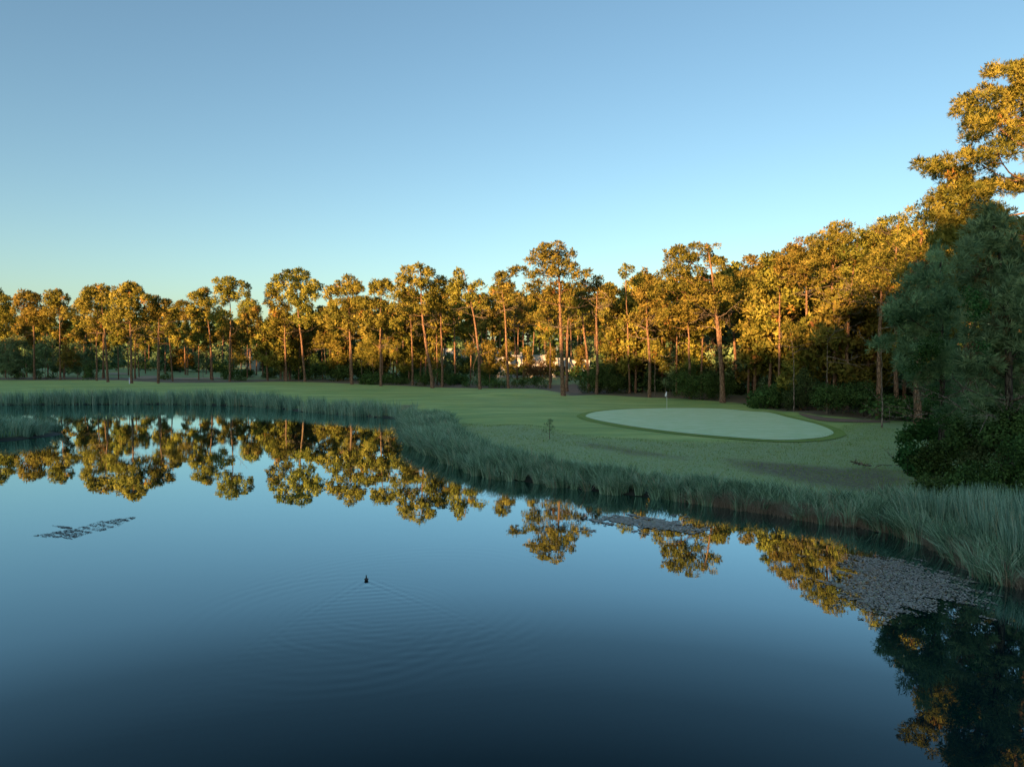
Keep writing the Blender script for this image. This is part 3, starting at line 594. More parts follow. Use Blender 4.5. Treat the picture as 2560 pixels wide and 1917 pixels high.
pine('pine_tree', 'massive pine over the green with the widest ragged golden crown', '3', [(2095, 1541), (2088, 1300), (2060, 950), (2030, 700), (2015, 480)], [(1720, 230, 60, 42), (1640, 255, 60, 45), (1860, 200, 55, 35), (1940, 220, 55, 35), (2045, 200, 25, 28), (1780, 300, 105, 55), (1920, 310, 105, 60), (2050, 330, 65, 45), (1650, 350, 75, 55), (1560, 450, 55, 45), (1700, 420, 105, 60), (1850, 420, 105, 55), (1600, 550, 95, 60), (1720, 570, 85, 60), (1880, 560, 85, 60), (1950, 650, 95, 60), (2100, 520, 75, 55), (1990, 720, 75, 55), (2130, 640, 65, 50), (1830, 660, 85, 55), (1500, 600, 60, 50)], r=.33, dead=9, limbs=14, dup=.35, dens=1.6)
pine('pine_tree', 'lit orange trunk deep between the two pines over the green', '3', [(2005, 1425), (2000, 950)], [(1960, 850, 60, 50), (2010, 900, 55, 40), (2040, 820, 50, 50)], r=.23, dead=5)
pine('pine_tree', 'twin stemmed pine behind the right end of the green, bright lit trunk', '4', [(232, 1392), (215, 1100), (198, 870)], [(230, 740, 85, 50), (300, 800, 50, 38), (170, 660, 60, 55), (120, 600, 70, 55), (60, 480, 50, 40), (110, 500, 50, 40)], r=.24, dead=9)
pine('pine_tree', 'leaning dark trunk with bare claw like branches beyond the right bushes', '4', [(335, 1392), (342, 1100), (345, 900)], [(330, 560, 75, 50), (255, 600, 65, 50), (320, 480, 45, 35), (300, 680, 55, 42), (390, 520, 50, 45)], r=.25, dead=12)
pine('pine_tree', 'pine with the lowest glowing yellow crown at the right of the green', '4', [(522, 1292), (514, 1000), (508, 800)], [(560, 700, 85, 42), (480, 740, 55, 42), (500, 640, 75, 50), (520, 850, 65, 42), (615, 815, 50, 40), (450, 570, 60, 55), (500, 500, 60, 50)], r=.22, dead=6)
pine('pine_tree', 'golden pine whose upper crown steps down to the left edge of the right wood', '4', [(705, 1330), (705, 980), (712, 600)], [(690, 540, 60, 50), (620, 450, 80, 55), (560, 550, 75, 60), (530, 460, 50, 40), (690, 370, 75, 50), (640, 620, 70, 55), (760, 440, 60, 55), (600, 400, 45, 35)], Y=78, r=.23, dead=8)
pine('pine_tree', 'dome topped golden pine highest in the right wood short of the frame corner', '4', [(915, 1400), (900, 1000), (878, 560)], [(940, 250, 80, 40), (860, 300, 75, 50), (1000, 285, 55, 45), (930, 350, 110, 60), (830, 390, 95, 60), (760, 350, 55, 45), (910, 460, 105, 60), (830, 590, 65, 55), (800, 500, 65, 55), (960, 560, 60, 50), (740, 480, 50, 45)], Y=72, r=.28, dead=8, limbs=12)
pine('pine_tree', 'golden pine with the straight lit stem right of the dome topped one', '4', [(985, 1380), (990, 1020), (1002, 760)], [(1010, 430, 100, 60), (1095, 400, 85, 55), (1130, 280, 45, 40), (1060, 540, 105, 60), (1000, 700, 60, 38), (1060, 300, 45, 35), (1120, 480, 80, 60), (960, 640, 60, 45)], Y=70, r=.23, dead=10)
pine('pine_tree', 'right hand pine with mossy grey foot standing clear at the end of the track', '4', [(1208, 1556), (1206, 1300), (1212, 1000), (1222, 760)], [(1240, 590, 110, 70), (1180, 660, 90, 55), (1110, 620, 80, 55), (1300, 560, 100, 70), (1210, 500, 110, 65), (1100, 740, 60, 42), (1330, 670, 75, 50), (1230, 420, 70, 50)], r=.26, dead=12, limbs=10)
pine('pine_tree', 'gnarled thin topped pine on the skyline beside the great corner pine', '4', [(1330, 1420), (1320, 900), (1325, 300)], [(1235, 225, 38, 45), (1290, 215, 35, 40), (1375, 250, 45, 50), (1200, 300, 60, 50), (1320, 330, 60, 50), (1260, 330, 60, 50), (1350, 190, 28, 28)], Y=66, r=.22, dead=8)
pine('pine_tree', 'big golden pine filling the space left of the great corner pine', '4', [(1480, 1480), (1470, 900), (1480, 400)], [(1440, 200, 75, 55), (1540, 190, 75, 55), (1480, 300, 100, 75), (1390, 350, 80, 65), (1600, 270, 90, 75), (1700, 250, 75, 65), (1460, 440, 110, 75), (1600, 420, 105, 75), (1750, 330, 80, 75), (1550, 560, 110, 80), (1700, 480, 90, 75), (1420, 130, 40, 35), (1400, 560, 80, 65), (1540, 100, 50, 45)], Y=55, r=.3, dead=6, limbs=12, dens=1.7)
pine('pine_tree', 'orange lit trunk half hidden by the left side of the dark young pine', '4', [(1290, 1412), (1280, 1100), (1250, 880)], [(1280, 780, 60, 45), (1240, 820, 45, 40), (1330, 760, 50, 45)], r=.24, dead=5)
pine('pine_tree', 'thin pine among the trunks left of the mossy footed one', '4', [(1152, 1302), (1145, 1020)], [(1150, 900, 60, 50), (1110, 850, 60, 50), (1180, 840, 50, 45)], Y=85, r=.2, dead=5)
pine('pine_tree', 'red stemmed pine deep behind the pale leaved bushes at right', '4', [(1085, 1285), (1092, 1040)], [(1070, 930, 60, 50), (1040, 880, 60, 45), (1100, 860, 55, 45)], Y=90, r=.2, dead=5)
pine('pine_tree', 'great pine rising highest at the right edge, crown cut by the frame', '5', [(1345, 2350), (1340, 1500), (1335, 600), (1330, 200)],
     [(1120, 140, 48, 38), (1220, 140, 38, 45), (1290, 170, 60, 85), (1060, 260, 58, 48), (960, 320, 55, 48), (1140, 300, 95, 65), (1040, 400, 85, 55), (1240, 280, 65, 75), (1010, 480, 58, 38), (1150, 430, 95, 55), (1240, 480, 75, 75), (1050, 620, 75, 55), (965, 580, 45, 35), (1130, 560, 95, 45),
      (725, 630, 28, 30), (790, 645, 45, 42), (860, 670, 65, 45), (940, 690, 55, 38), (870, 605, 25, 25), (900, 760, 75, 45), (825, 800, 55, 42), (1020, 760, 75, 45), (1120, 740, 75, 35), (1020, 850, 75, 55), (1085, 870, 45, 38), (920, 840, 65, 55), (1225, 740, 55, 40),
      (1360, 150, 90, 80), (1440, 250, 110, 100), (1400, 380, 120, 90), (1360, 560, 80, 60), (1480, 480, 100, 90), (1340, 700, 60, 40), (1000, 960, 80, 60), (900, 930, 70, 60), (1120, 930, 90, 60), (820, 900, 60, 50), (880, 1010, 90, 60)],
     Y=46, r=.36, dead=6, limbs=26, pr=.42, dens=2.9, tufts=16, q=5, L=.25, W=.022, dup=.8, vs=1.5)

# ------------------------------------------------------------------ shaded young pines at the right
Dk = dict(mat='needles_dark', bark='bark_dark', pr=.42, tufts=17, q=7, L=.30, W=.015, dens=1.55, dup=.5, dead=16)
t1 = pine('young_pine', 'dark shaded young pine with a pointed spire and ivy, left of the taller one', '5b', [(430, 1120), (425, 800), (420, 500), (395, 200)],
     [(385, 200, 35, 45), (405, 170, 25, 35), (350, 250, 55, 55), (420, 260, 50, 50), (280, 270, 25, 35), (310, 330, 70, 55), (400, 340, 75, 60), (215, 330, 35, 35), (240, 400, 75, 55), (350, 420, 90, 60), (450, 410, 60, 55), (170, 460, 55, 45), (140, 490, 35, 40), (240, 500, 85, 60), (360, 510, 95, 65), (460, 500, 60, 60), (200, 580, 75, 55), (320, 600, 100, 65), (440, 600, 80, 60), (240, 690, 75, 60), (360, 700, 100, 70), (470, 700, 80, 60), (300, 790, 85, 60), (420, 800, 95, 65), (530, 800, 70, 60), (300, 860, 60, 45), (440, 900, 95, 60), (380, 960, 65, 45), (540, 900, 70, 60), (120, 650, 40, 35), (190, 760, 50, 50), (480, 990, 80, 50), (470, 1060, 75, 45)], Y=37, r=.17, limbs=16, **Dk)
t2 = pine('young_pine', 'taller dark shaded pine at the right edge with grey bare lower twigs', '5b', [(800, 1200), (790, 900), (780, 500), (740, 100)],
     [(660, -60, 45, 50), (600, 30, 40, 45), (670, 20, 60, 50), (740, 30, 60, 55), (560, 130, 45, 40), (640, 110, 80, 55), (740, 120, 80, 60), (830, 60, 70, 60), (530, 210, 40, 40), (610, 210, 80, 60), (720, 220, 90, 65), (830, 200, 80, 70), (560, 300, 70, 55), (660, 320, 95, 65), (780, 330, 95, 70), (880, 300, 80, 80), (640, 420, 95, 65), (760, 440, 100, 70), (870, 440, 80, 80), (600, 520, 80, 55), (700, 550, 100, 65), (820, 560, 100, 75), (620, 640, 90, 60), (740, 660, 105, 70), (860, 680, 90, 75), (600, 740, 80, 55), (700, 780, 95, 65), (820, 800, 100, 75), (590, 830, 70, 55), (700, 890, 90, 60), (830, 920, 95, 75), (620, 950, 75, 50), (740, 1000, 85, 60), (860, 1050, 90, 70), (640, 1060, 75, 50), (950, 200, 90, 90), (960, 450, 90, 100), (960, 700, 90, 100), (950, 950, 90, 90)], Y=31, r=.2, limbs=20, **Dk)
def ivy(root, c, pts, Y):
    b = np.array(root.location); bl = px_blobs(c, pts, Y, .15, .2); C, R = blob_puffs(bl, .3, 2.2)
    V, F, rn = leaves(C, R, 26, .11, .05); obj('ivy', np_mesh('ivy', V - b, F, M['ivy'], False, {'rnd': rn}), root)
ivy(t1, '5b', [(350, 700, 45, 60), (400, 640, 40, 40), (370, 950, 45, 60), (300, 740, 40, 40), (420, 1080, 60, 50), (250, 790, 30, 40)], 35.3)
ivy(t2, '5b', [(600, 440, 45, 70), (580, 380, 35, 40), (610, 510, 35, 40), (640, 690, 30, 40)], 29.6)

# ------------------------------------------------------------------ bushes and understorey
def bush(name, label, c, bl, Y=None, base=None, mat='bush', cat='bush', leaf=(.16, .06), pr=.4, n=26, dens=2.0, stems=4, group=None, bark='bark_dark', stem_r=.03):
    if base is None: xs = np.mean([b[0] for b in bl]); base = (xs, max(b[1] + b[3] for b in bl))
    if Y is None: b = on_ground(*src(c, *base)); Y = b[1]
    else: b = at_Y(*src(c, *base), Y); b[2] = gz(b[0], b[1])
    P = px_blobs(c, bl, Y, .55, .7); root = empty(name, b); tag(root, label, cat, group)
    P[:, 2] = np.maximum(P[:, 2], b[2] + .15)
    C, R = blob_puffs(P, pr, dens, .6, -.8); keep = C[:, 2] > b[2]; C, R = C[keep], R[keep]
    V, F, rn = leaves(C, R, n, *leaf); obj('crown', np_mesh('crown', V - b, F, M[mat], False, {'rnd': rn}), root)
    mb = MB()
    for k in range(stems):
        e = P[rng.integers(len(P)), :3]; s = np.array([b[0] + rng.normal() * .25, Y + rng.normal() * .25, b[2] - .15])
        mb.tube(interp_path([s, s * .4 + e * .6 + np.array([0, 0, .2]), e], 6) - b, np.linspace(stem_r, stem_r * .35, 6), 5, False)
    obj('stem', mb.mesh('stem', M[bark], True), root); return root
bush('bush', 'big dark round bush at the wood edge under the leaning orange trunk', '3', [(1090, 1370, 150, 90), (960, 1400, 100, 70), (1180, 1390, 100, 75), (1080, 1270, 90, 60), (1000, 1320, 90, 60)], base=(1080, 1462))
bush('bush', 'wide dark bush behind the straight pine right of the flag', '3', [(1900, 1410, 160, 100), (1760, 1400, 110, 100), (2050, 1420, 120, 90), (1820, 1320, 90, 60), (1970, 1340, 100, 60)], base=(1900, 1512))
bush('bush', 'tall shaded shrub rising behind the wide dark bush at the flag', '3', [(1780, 1260, 80, 70), (1850, 1220, 80, 60), (1720, 1320, 70, 60)], Y=98, base=(1790, 1450), pr=.5)
bush('bush', 'dark bush at the left end of the right hand hedge, behind the green', '4', [(450, 1420, 110, 75), (380, 1440, 70, 55), (520, 1380, 80, 70)], base=(450, 1492))
bush('bush', 'pale leaved shrub with the lightest foliage in the right hand hedge', '4', [(680, 1350, 90, 80), (640, 1430, 90, 70), (740, 1400, 80, 90), (700, 1280, 60, 50)], base=(690, 1508), mat='bush_pale')
bush('bush', 'dark bush in the middle of the right hand hedge, right of the pale leaved shrub', '4', [(870, 1440, 110, 80), (820, 1390, 80, 70), (930, 1400, 90, 70)], base=(870, 1530))
bush('bush', 'dark bush touching the left of the mossy footed right hand pine', '4', [(1080, 1440, 100, 85), (1020, 1400, 80, 70), (1140, 1420, 60, 90), (1120, 1350, 60, 40)], base=(1090, 1546))
bush('bush', 'low bush right of the mossy footed pine, below bare grey twigs', '4', [(1300, 1480, 80, 70), (1250, 1510, 50, 50), (1360, 1500, 70, 60)], base=(1300, 1565))
for lab, c, bl, base, mt in [
    ('round green bush at the foot of the strongly leaning pine', '2', [(1570, 1195, 70, 55), (1610, 1215, 50, 40)], (1580, 1258), 'bush'),
    ('dark bush right of the strongly leaning pine, behind its foot', '2', [(1700, 1180, 80, 70), (1790, 1215, 70, 40)], (1720, 1255), 'bush'),
    ('dense dark hedge left of the white house, under the forked pine', '2', [(1900, 1090, 100, 80), (1820, 1120, 80, 80), (1980, 1110, 70, 80)], (1890, 1205), 'bush'),
    ('low bush at the foot of the forked pine', '2', [(2010, 1235, 60, 30), (1960, 1245, 50, 25)], (1990, 1268), 'bush'),
    ('dark bush right of the forked pine before the house', '2', [(2150, 1130, 90, 80), (2110, 1180, 70, 60)], (2140, 1225), 'bush'),
    ('bronze twiggy bush in front of the white house', '3', [(480, 1230, 70, 60), (440, 1290, 60, 60), (530, 1280, 60, 70)], (480, 1375), 'drybush'),
    ('dark undergrowth below the bronze twiggy bush', '3', [(420, 1360, 90, 35), (520, 1370, 80, 40), (330, 1370, 60, 30)], (430, 1412), 'bush'),
    ('low scrub left of the pine with the bare twiggy middle', '3', [(100, 1370, 90, 35), (180, 1380, 60, 30)], (130, 1412), 'bush'),
    ('low bush by the sandy strip right of the white post', '1', [(1430, 1178, 45, 22), (1395, 1185, 25, 16)], (1425, 1205), 'bush'),
    ('dark rounded bush beside the long curved left trunk', '1', [(790, 1120, 55, 70), (770, 1170, 50, 40)], (790, 1207), 'bush'),
    ('low dark scrub under the second pine from the left', '1', [(180, 1170, 50, 22), (140, 1180, 30, 16)], (170, 1198), 'bush'),
    ('low dark scrub between the second and the slim orange pine', '1', [(330, 1180, 40, 18), (440, 1182, 50, 20)], (390, 1200), 'bush'),
    ('scrub at the foot of the tall open pine by the gap', '1', [(2040, 1195, 50, 20), (2090, 1205, 40, 16)], (2060, 1215), 'bush'),
    ('low scrub strip between the rusty pine and the lowest hanging crown', '2', [(1090, 1215, 70, 28), (1160, 1220, 50, 22)], (1120, 1245), 'bush'),
    ('low dark scrub right of the lowest hanging crown', '2', [(1330, 1215, 110, 25), (1420, 1220, 60, 22)], (1370, 1245), 'bush'),
    ('shadowy bushes under the bent right one of the close pair', '2', [(650, 1090, 90, 80), (600, 1140, 70, 60), (720, 1130, 70, 60)], (650, 1210), 'bush'),
    ('dark bush left of the stout rusty pine', '2', [(820, 1130, 90, 60), (770, 1080, 60, 50), (890, 1150, 50, 50)], (820, 1205), 'bush')]:
    bush('bush', lab, c, bl, base=base, mat=mt, pr=.5, leaf=(.22, .09), n=22, dens=1.6)
for k, (x, w, h) in enumerate([(1010, 40, 30), (1090, 45, 40), (1180, 40, 34), (1260, 40, 46), (1350, 50, 30), (1430, 45, 40), (1520, 40, 46), (1620, 45, 36), (1710, 40, 50), (1800, 45, 40), (1890, 40, 44), (1980, 45, 36), (2070, 40, 48), (2150, 40, 40)]):
    bush('hedge', 'clipped dark hedge section in front of the white houses, number %s from its left end' % ('one two three four five six seven eight nine ten eleven twelve thirteen fourteen'.split()[k]), 'H', [(x - w * .4, 520, w * .7, h), (x + w * .4, 525, w * .7, h * .8)], Y=150 + (k % 3), base=(x, 560), pr=.45, leaf=(.22, .09), n=20, dens=1.7, stems=2, group='hedge in front of the white houses')
bush('broadleaf_tree', 'small broadleaf tree glowing orange in the gap behind the left pines', '1', [(1540, 1010, 65, 60), (1500, 1060, 40, 40), (1630, 1040, 50, 50), (1570, 1070, 50, 40), (1540, 960, 40, 30)], Y=195, base=(1560, 1150), mat='gold', cat='tree', pr=.6, leaf=(.3, .13), stem_r=.09)
def young(label, c, bl, base, Y=None, mat='needles_dark', group=None, cat='young pine', W=.045):
    p = pine('young_pine', label, c, [base, (base[0], (base[1] + min(b[1] for b in bl)) / 2)], bl, Y=Y, r=.07, dead=3, cat=cat, mat=mat, pr=.45, tufts=10, q=3, L=.38, W=W, bark='deadwood', dens=1.3, group=group, limbs=5)
    return p
young('young shaded pine at the left edge, in front of the wood', '1', [(60, 960, 90, 90), (90, 1060, 80, 80), (20, 1080, 80, 80), (110, 890, 50, 50)], (70, 1205))
young('young shaded pine left of the second tall pine', '1', [(200, 960, 60, 70), (210, 1060, 70, 60), (180, 880, 40, 50)], (200, 1200))
young('young shaded pine between the second pine and the slim orange one', '1', [(390, 950, 80, 70), (370, 1040, 90, 60), (420, 880, 50, 50), (340, 990, 60, 60)], (390, 1200))
young('pale tipped young pine close right of the slim orange trunk', '1', [(560, 910, 40, 40), (590, 990, 60, 60), (560, 1070, 60, 60), (640, 1060, 60, 50)], (560, 1204), mat='needles')
young('dark young pine right of the pale tipped one', '1', [(670, 960, 60, 70), (680, 1060, 70, 70), (640, 1130, 60, 40)], (670, 1198))
young('young pine left of the pinkish lit trunk in the gap', '1', [(1750, 990, 50, 50), (1740, 1060, 60, 60), (1760, 930, 30, 40)], (1750, 1190))
young('sunlit yellow young pine right of the tall open pine', '1', [(2050, 980, 45, 40), (2030, 1040, 55, 45), (2090, 1050, 50, 45), (2060, 940, 25, 30)], (2045, 1200), mat='needles')
young('young pine left of the close pair, half lit', '2', [(340, 970, 40, 50), (320, 1050, 60, 60), (360, 1110, 50, 50)], (345, 1212), mat='needles')
young('slim young pine between the trunks of the close pair', '2', [(440, 940, 35, 45), (430, 1020, 45, 55), (450, 1090, 45, 50)], (440, 1210), mat='needles')
young('bright yellow young pine right of the close pair', '2', [(590, 870, 60, 50), (640, 920, 60, 50), (560, 930, 50, 50)], (620, 1205), mat='needles')
young('glowing low pine crown left of the rusty pine', '2', [(740, 900, 85, 55), (820, 930, 60, 50), (700, 850, 60, 50), (790, 860, 55, 45)], (735, 1208), mat='needles')
young('bright young pine right of the stout rusty pine', '2', [(1040, 940, 45, 60), (1030, 1030, 60, 60), (1080, 1000, 50, 50)], (1050, 1215), mat='needles')
young('golden young pine in front of the lowest hanging crown', '2', [(1130, 990, 60, 50), (1160, 1060, 60, 50), (1200, 1000, 45, 45)], (1150, 1225), mat='needles')
young('half lit young pine left of the thin dark pine', '2', [(1270, 880, 50, 50), (1290, 960, 60, 60), (1340, 920, 50, 50), (1330, 1000, 50, 50)], (1300, 1232), mat='needles')
young('small lit pine under the arms of the forked pine', '2', [(1990, 930, 50, 45), (2120, 920, 50, 45), (1960, 980, 45, 35)], (2010, 1258), mat='needles')
young('dark young pine in front of the pale leaved shrub at right', '4', [(760, 1080, 90, 70), (680, 1150, 80, 70), (820, 1150, 80, 80), (740, 1210, 90, 60), (860, 1060, 50, 50), (620, 1200, 60, 50)], (770, 1440))
young('slim young pine with thin pale stems behind the right hand hedge', '4', [(1040, 1000, 45, 50), (1030, 1090, 60, 60), (1060, 1180, 60, 60), (1000, 1160, 50, 50)], (1050, 1420))
young('little pale stemmed pine standing alone behind the right end of the green', '4', [(400, 1130, 25, 30), (390, 1190, 35, 40), (430, 1230, 35, 35), (470, 1180, 30, 30)], (445, 1345), mat='needles')
young('sunlit low pine left of the dark young pines in the right wood', '4', [(600, 940, 60, 50), (650, 990, 60, 50), (580, 1020, 50, 40)], (620, 1400), Y=70, mat='needles')
young('sunlit young pine in front of the red stemmed pines at right', '4', [(830, 960, 70, 50), (900, 1000, 60, 50), (780, 1010, 50, 45)], (850, 1420), Y=66, mat='needles')
young('dark tuft of pine hiding the mossy footed trunk halfway up', '4', [(1215, 1060, 55, 50), (1180, 1080, 40, 30)], (1230, 1545), Y=56)
young('thin pale sapling between the dark bush and the grey footed pine', '3', [(1340, 1150, 60, 50), (1320, 1220, 60, 50), (1370, 1250, 50, 45)], (1340, 1450), mat='needles')
young('lit pine saplings crown behind the grey footed pine', '3', [(1500, 1060, 70, 60), (1560, 1120, 60, 50), (1480, 1140, 60, 50)], (1510, 1440), Y=100, mat='needles')
young('lit young crown left of the tuft over the flag', '3', [(1560, 1180, 50, 40), (1700, 1160, 60, 45), (1590, 1240, 50, 40)], (1600, 1440), Y=106, mat='needles')
young('golden pine crown between the long armed pine and the yellow crowned one', '3', [(1100, 1000, 75, 60), (1180, 960, 70, 60), (1070, 1080, 60, 60), (1150, 1100, 70, 60)], (1130, 1440), Y=110, mat='needles')
# shrubs in the dark corner at the right, in front of the young pines
for lab, bl, Y, mt, lf in [
    ('largest dark shrub behind the reeds at the right edge', [(800, 1400, 110, 100), (720, 1460, 100, 70), (880, 1450, 90, 100), (760, 1330, 80, 60)], 27.5, 'bush', (.12, .04)),
    ('dark shrub left of the largest one behind the right reeds', [(560, 1430, 110, 80), (480, 1470, 90, 55), (620, 1380, 90, 70)], 29, 'bush', (.12, .045)),
    ('fresh green leafy shrub at the left tip of the dark corner', [(260, 1310, 70, 50), (200, 1290, 45, 35), (320, 1340, 70, 50), (240, 1240, 40, 30)], 33.5, 'ivy', (.16, .06)),
    ('shaded shrub below the spired young pine', [(420, 1260, 100, 70), (340, 1280, 80, 60), (500, 1230, 90, 70), (400, 1370, 100, 60)], 32.5, 'bush', (.12, .045)),
    ('dull olive shrub under the taller dark pine', [(660, 1250, 110, 70), (740, 1200, 100, 70), (600, 1320, 90, 60)], 30, 'bush_pale', (.12, .04)),
    ('leafy fern like bush beside the fallen grey branches', [(290, 1110, 60, 40), (350, 1140, 60, 45), (240, 1170, 50, 40), (420, 1160, 60, 50)], 38, 'ivy', (.16, .06)),
    ('dark shrub at the extreme right edge under the bare twigs', [(900, 1260, 90, 80), (830, 1220, 80, 60), (950, 1340, 90, 90)], 27, 'bush', (.12, .045)),
    ('shrub filling the gap under the spired young pine, nearest the soil strip', [(380, 1440, 90, 60), (330, 1480, 80, 40), (440, 1500, 80, 45)], 29.5, 'bush', (.12, .045)),
    ('tangled dark shrub between the two dark young pines', [(560, 1150, 90, 80), (620, 1080, 80, 70), (520, 1220, 80, 70), (600, 1230, 80, 70)], 32, 'bush', (.12, .045)),
    ('tall dark shrub below the ivy of the taller dark pine', [(720, 1080, 90, 80), (800, 1120, 90, 80), (700, 1150, 80, 70), (860, 1080, 80, 80)], 30.5, 'bush', (.12, .045))]:
    xs = np.mean([b[0] for b in bl]); bush('bush', lab, '5b', bl, Y=Y, base=(xs, 1450), mat=mt, leaf=lf, pr=.3, n=40, dens=1.9, stems=6)

# ------------------------------------------------------------------ woods behind the front row: shared variants
def generic_pine(h, cw, seed, lo=.55, n=13):
    bl = []
    for i in range(n):
        t = i / (n - 1); z = h * (lo + (.98 - lo) * t); w = cw * (1 - .75 * t ** 1.6) * rng.uniform(.5, 1); a = rng.uniform(0, 6.28)
        bl.append((math.cos(a) * w * .75, math.sin(a) * w * .75, z, rng.uniform(1.0, 1.7), rng.uniform(1.0, 1.6), rng.uniform(.7, 1.05)))
    bl.append((0, 0, h - .6, .9, .9, .7)); bl = np.array(bl)
    C, R = blob_puffs(bl, .65, 1.7); V, F, rn = needles(C, R, 13, 3, .5, .11)
    crown = np_mesh('crown', V, F, M['needles'], False, {'rnd': rn})
    mb = MB(); lean = rng.normal(size=2) * .5
    path = interp_path([(0, 0, -.4), (lean[0] * .4, lean[1] * .4, h * .5), (lean[0], lean[1], h * .93)], 10); mb.tube(path, np.linspace(.21, .05, 10), 7)
    for k in range(8):
        z = h * rng.uniform(.35, .85); p = path[np.argmin(abs(path[:, 2] - z))]; a = rng.uniform(0, 6.28)
        bare_branch(mb, p, (math.cos(a), math.sin(a), rng.uniform(-.1, .5)), rng.uniform(1.2, 3.2), .04, 2, 4)
    return mb.mesh('trunk', M['bark'], True), crown
FRONT = [(0, 'the pine cut by the left edge'), (86, 'the second pine from the left'), (150, 'the slim orange left pine'), (214, 'the pine with the low round tuft'), (265, 'the long curved left trunk'),
         (329, 'the white post'), (395, 'the isolated branchy left pine'), (463, 'the shaded gap pine'), (530, 'the pinkish gap trunk'), (574, 'the tall open pine by the gap'), (626, 'the dim pine after the gap'),
         (715, 'the left one of the close pair'), (760, 'the bent one of the close pair'), (820, 'the glowing low crown'), (879, 'the stout rusty pine'), (951, 'the lowest hanging crown'), (1030, 'the thin dark pine'),
         (1078, 'the strongly leaning pine'), (1104, 'the upright neighbour of the leaning pine'), (1150, 'the dense dark hedge'), (1198, 'the forked pine'), (1269, 'the bare twiggy pine by the white house'), (1330, 'the bronze twiggy bush'),
         (1408, 'the tallest central pine'), (1470, 'the orange leaning trunk'), (1492, 'the long armed pine'), (1530, 'the big dark round bush'), (1575, 'the yellow crowned pine'), (1624, 'the grey footed pine'), (1675, 'the flag'),
         (1725, 'the straight pine right of the flag'), (1770, 'the wide dark bush'), (1807, 'the massive pine over the green'), (1842, 'the twin stemmed pine'), (1882, 'the claw branched dark trunk'), (1948, 'the low yellow crowned pine'),
         (2010, 'the pale leaved shrub'), (2090, 'the dome topped golden pine'), (2150, 'the red stemmed right pine'), (2197, 'the mossy footed pine'), (2260, 'the pointed dark young pine'), (2350, 'the big golden corner pine'), (2450, 'the taller dark right pine'), (2560, 'the great right edge pine')]
def behind(x, near):
    k = min(range(len(FRONT)), key=lambda i: abs(FRONT[i][0] - x)); return ('close behind ' if near else 'deeper behind ') + FRONT[k][1]
VAR = [generic_pine(h, cw, i) for i, (h, cw) in enumerate([(19, 3.2), (20, 2.8), (18, 3.4), (21, 3.0), (17, 2.6), (19, 3.8)])] + [generic_pine(11, 2.4, 7, .30, 14), generic_pine(12, 2.8, 8, .34, 15), generic_pine(9.5, 2.2, 9, .28, 13)]
VH = [19, 20, 18, 21, 17, 19, 11, 12, 9.5]
def sky_y(x):   # how high the wood behind reaches, in photograph rows
    return np.interp(x, [-200, 300, 620, 900, 1150, 1350, 1500, 1800, 2050, 2250, 2700], [775, 765, 770, 745, 715, 690, 715, 675, 610, 560, 520])
def copy_pine(v, loc, s, rz, label, group):
    r = empty('pine_tree', loc); tag(r, label, 'pine tree', group); r.rotation_euler = (0, 0, rz); r.scale = (s, s, s)
    for nm, m in zip(('trunk', 'crown'), VAR[v]): obj(nm, m, r)
ZONES = [(-150, 640, 'dim pine deep in the left wood behind the front trunks', 'pines deep in the left wood', 34),
         (640, 1180, 'dim pine deep in the wood behind the close pair and the rusty pine', 'pines deep behind the left centre', 30),
         (1180, 1520, 'pine standing beyond the white houses', 'pines beyond the white houses', 24),
         (1520, 1960, 'dim pine deep in the wood behind the flag', 'pines deep behind the flag', 30),
         (1960, 2700, 'pine deep in the right wood behind the golden crowns', 'pines deep in the right wood', 34)]
for x0, x1, lab, grp, n in ZONES:
    for i in range(n):
        x = x0 + (x1 - x0) * (i + rng.random()) / n
        tY = 0
        p = on_ground(x, float(np.interp(x, [a for a, b in TREELINE_PX], [b for a, b in TREELINE_PX]))); tY = p[1]
        if 1180 <= x <= 1520: Y = rng.uniform(185, 235)
        else: Y = tY + (rng.uniform(7, 26) if i % 2 else rng.uniform(26, 75))
        X = (x - CX) / FPX * Y; zt = CAM_H + (889 - (sky_y(x) + rng.uniform(0, 55))) / FPX * Y
        g = gz(X, Y); v = int(rng.integers(6)); h = np.clip(zt - g, 8, 24)
        copy_pine(v, (X, Y, g), h / VH[v], rng.uniform(0, 6.28), 'dim pine in the wood ' + behind(x, Y < tY + 27), 'tall pines deep in the wood')
# far rows closing the view
for i in range(46):
    x = -250 + 3050 * (i + rng.random()) / 46; Y = rng.uniform(240, 330); X = (x - CX) / FPX * Y; g = gz(X, Y)
    zt = CAM_H + (889 - (sky_y(x) + rng.uniform(35, 80))) / FPX * Y; v = int(rng.integers(6))
    copy_pine(v, (X, Y, g), np.clip(zt - g, 12, 30) / VH[v], rng.uniform(0, 6.28), 'far small looking pine ' + behind(x, False).replace('deeper', 'very far'), 'far pines at the back of the wood')
for i in range(60):
    x = (640 + 480 * rng.random()) if i < 18 else (1880 + 450 * rng.random()) if i < 44 else (1500 + 380 * rng.random()) if i < 54 else (1225, 1318, 1452, 1085, 1378, 1268)[i - 54]; yb = float(np.interp(x, [a for a, b in TREELINE_PX], [b for a, b in TREELINE_PX])); p = on_ground(x, yb)
    Y = p[1] + rng.uniform(4, 34) if i < 54 else 134.0; X = (x - CX) / FPX * Y; v = 6 + int(rng.integers(3))
    copy_pine(v, (X, Y, gz(X, Y)), rng.uniform(.75, 1.2) if i < 54 else .7, rng.uniform(0, 6.28), 'half grown bushy pine ' + behind(x, Y < p[1] + 18), 'half grown pines between the tall trunks')
bl = []
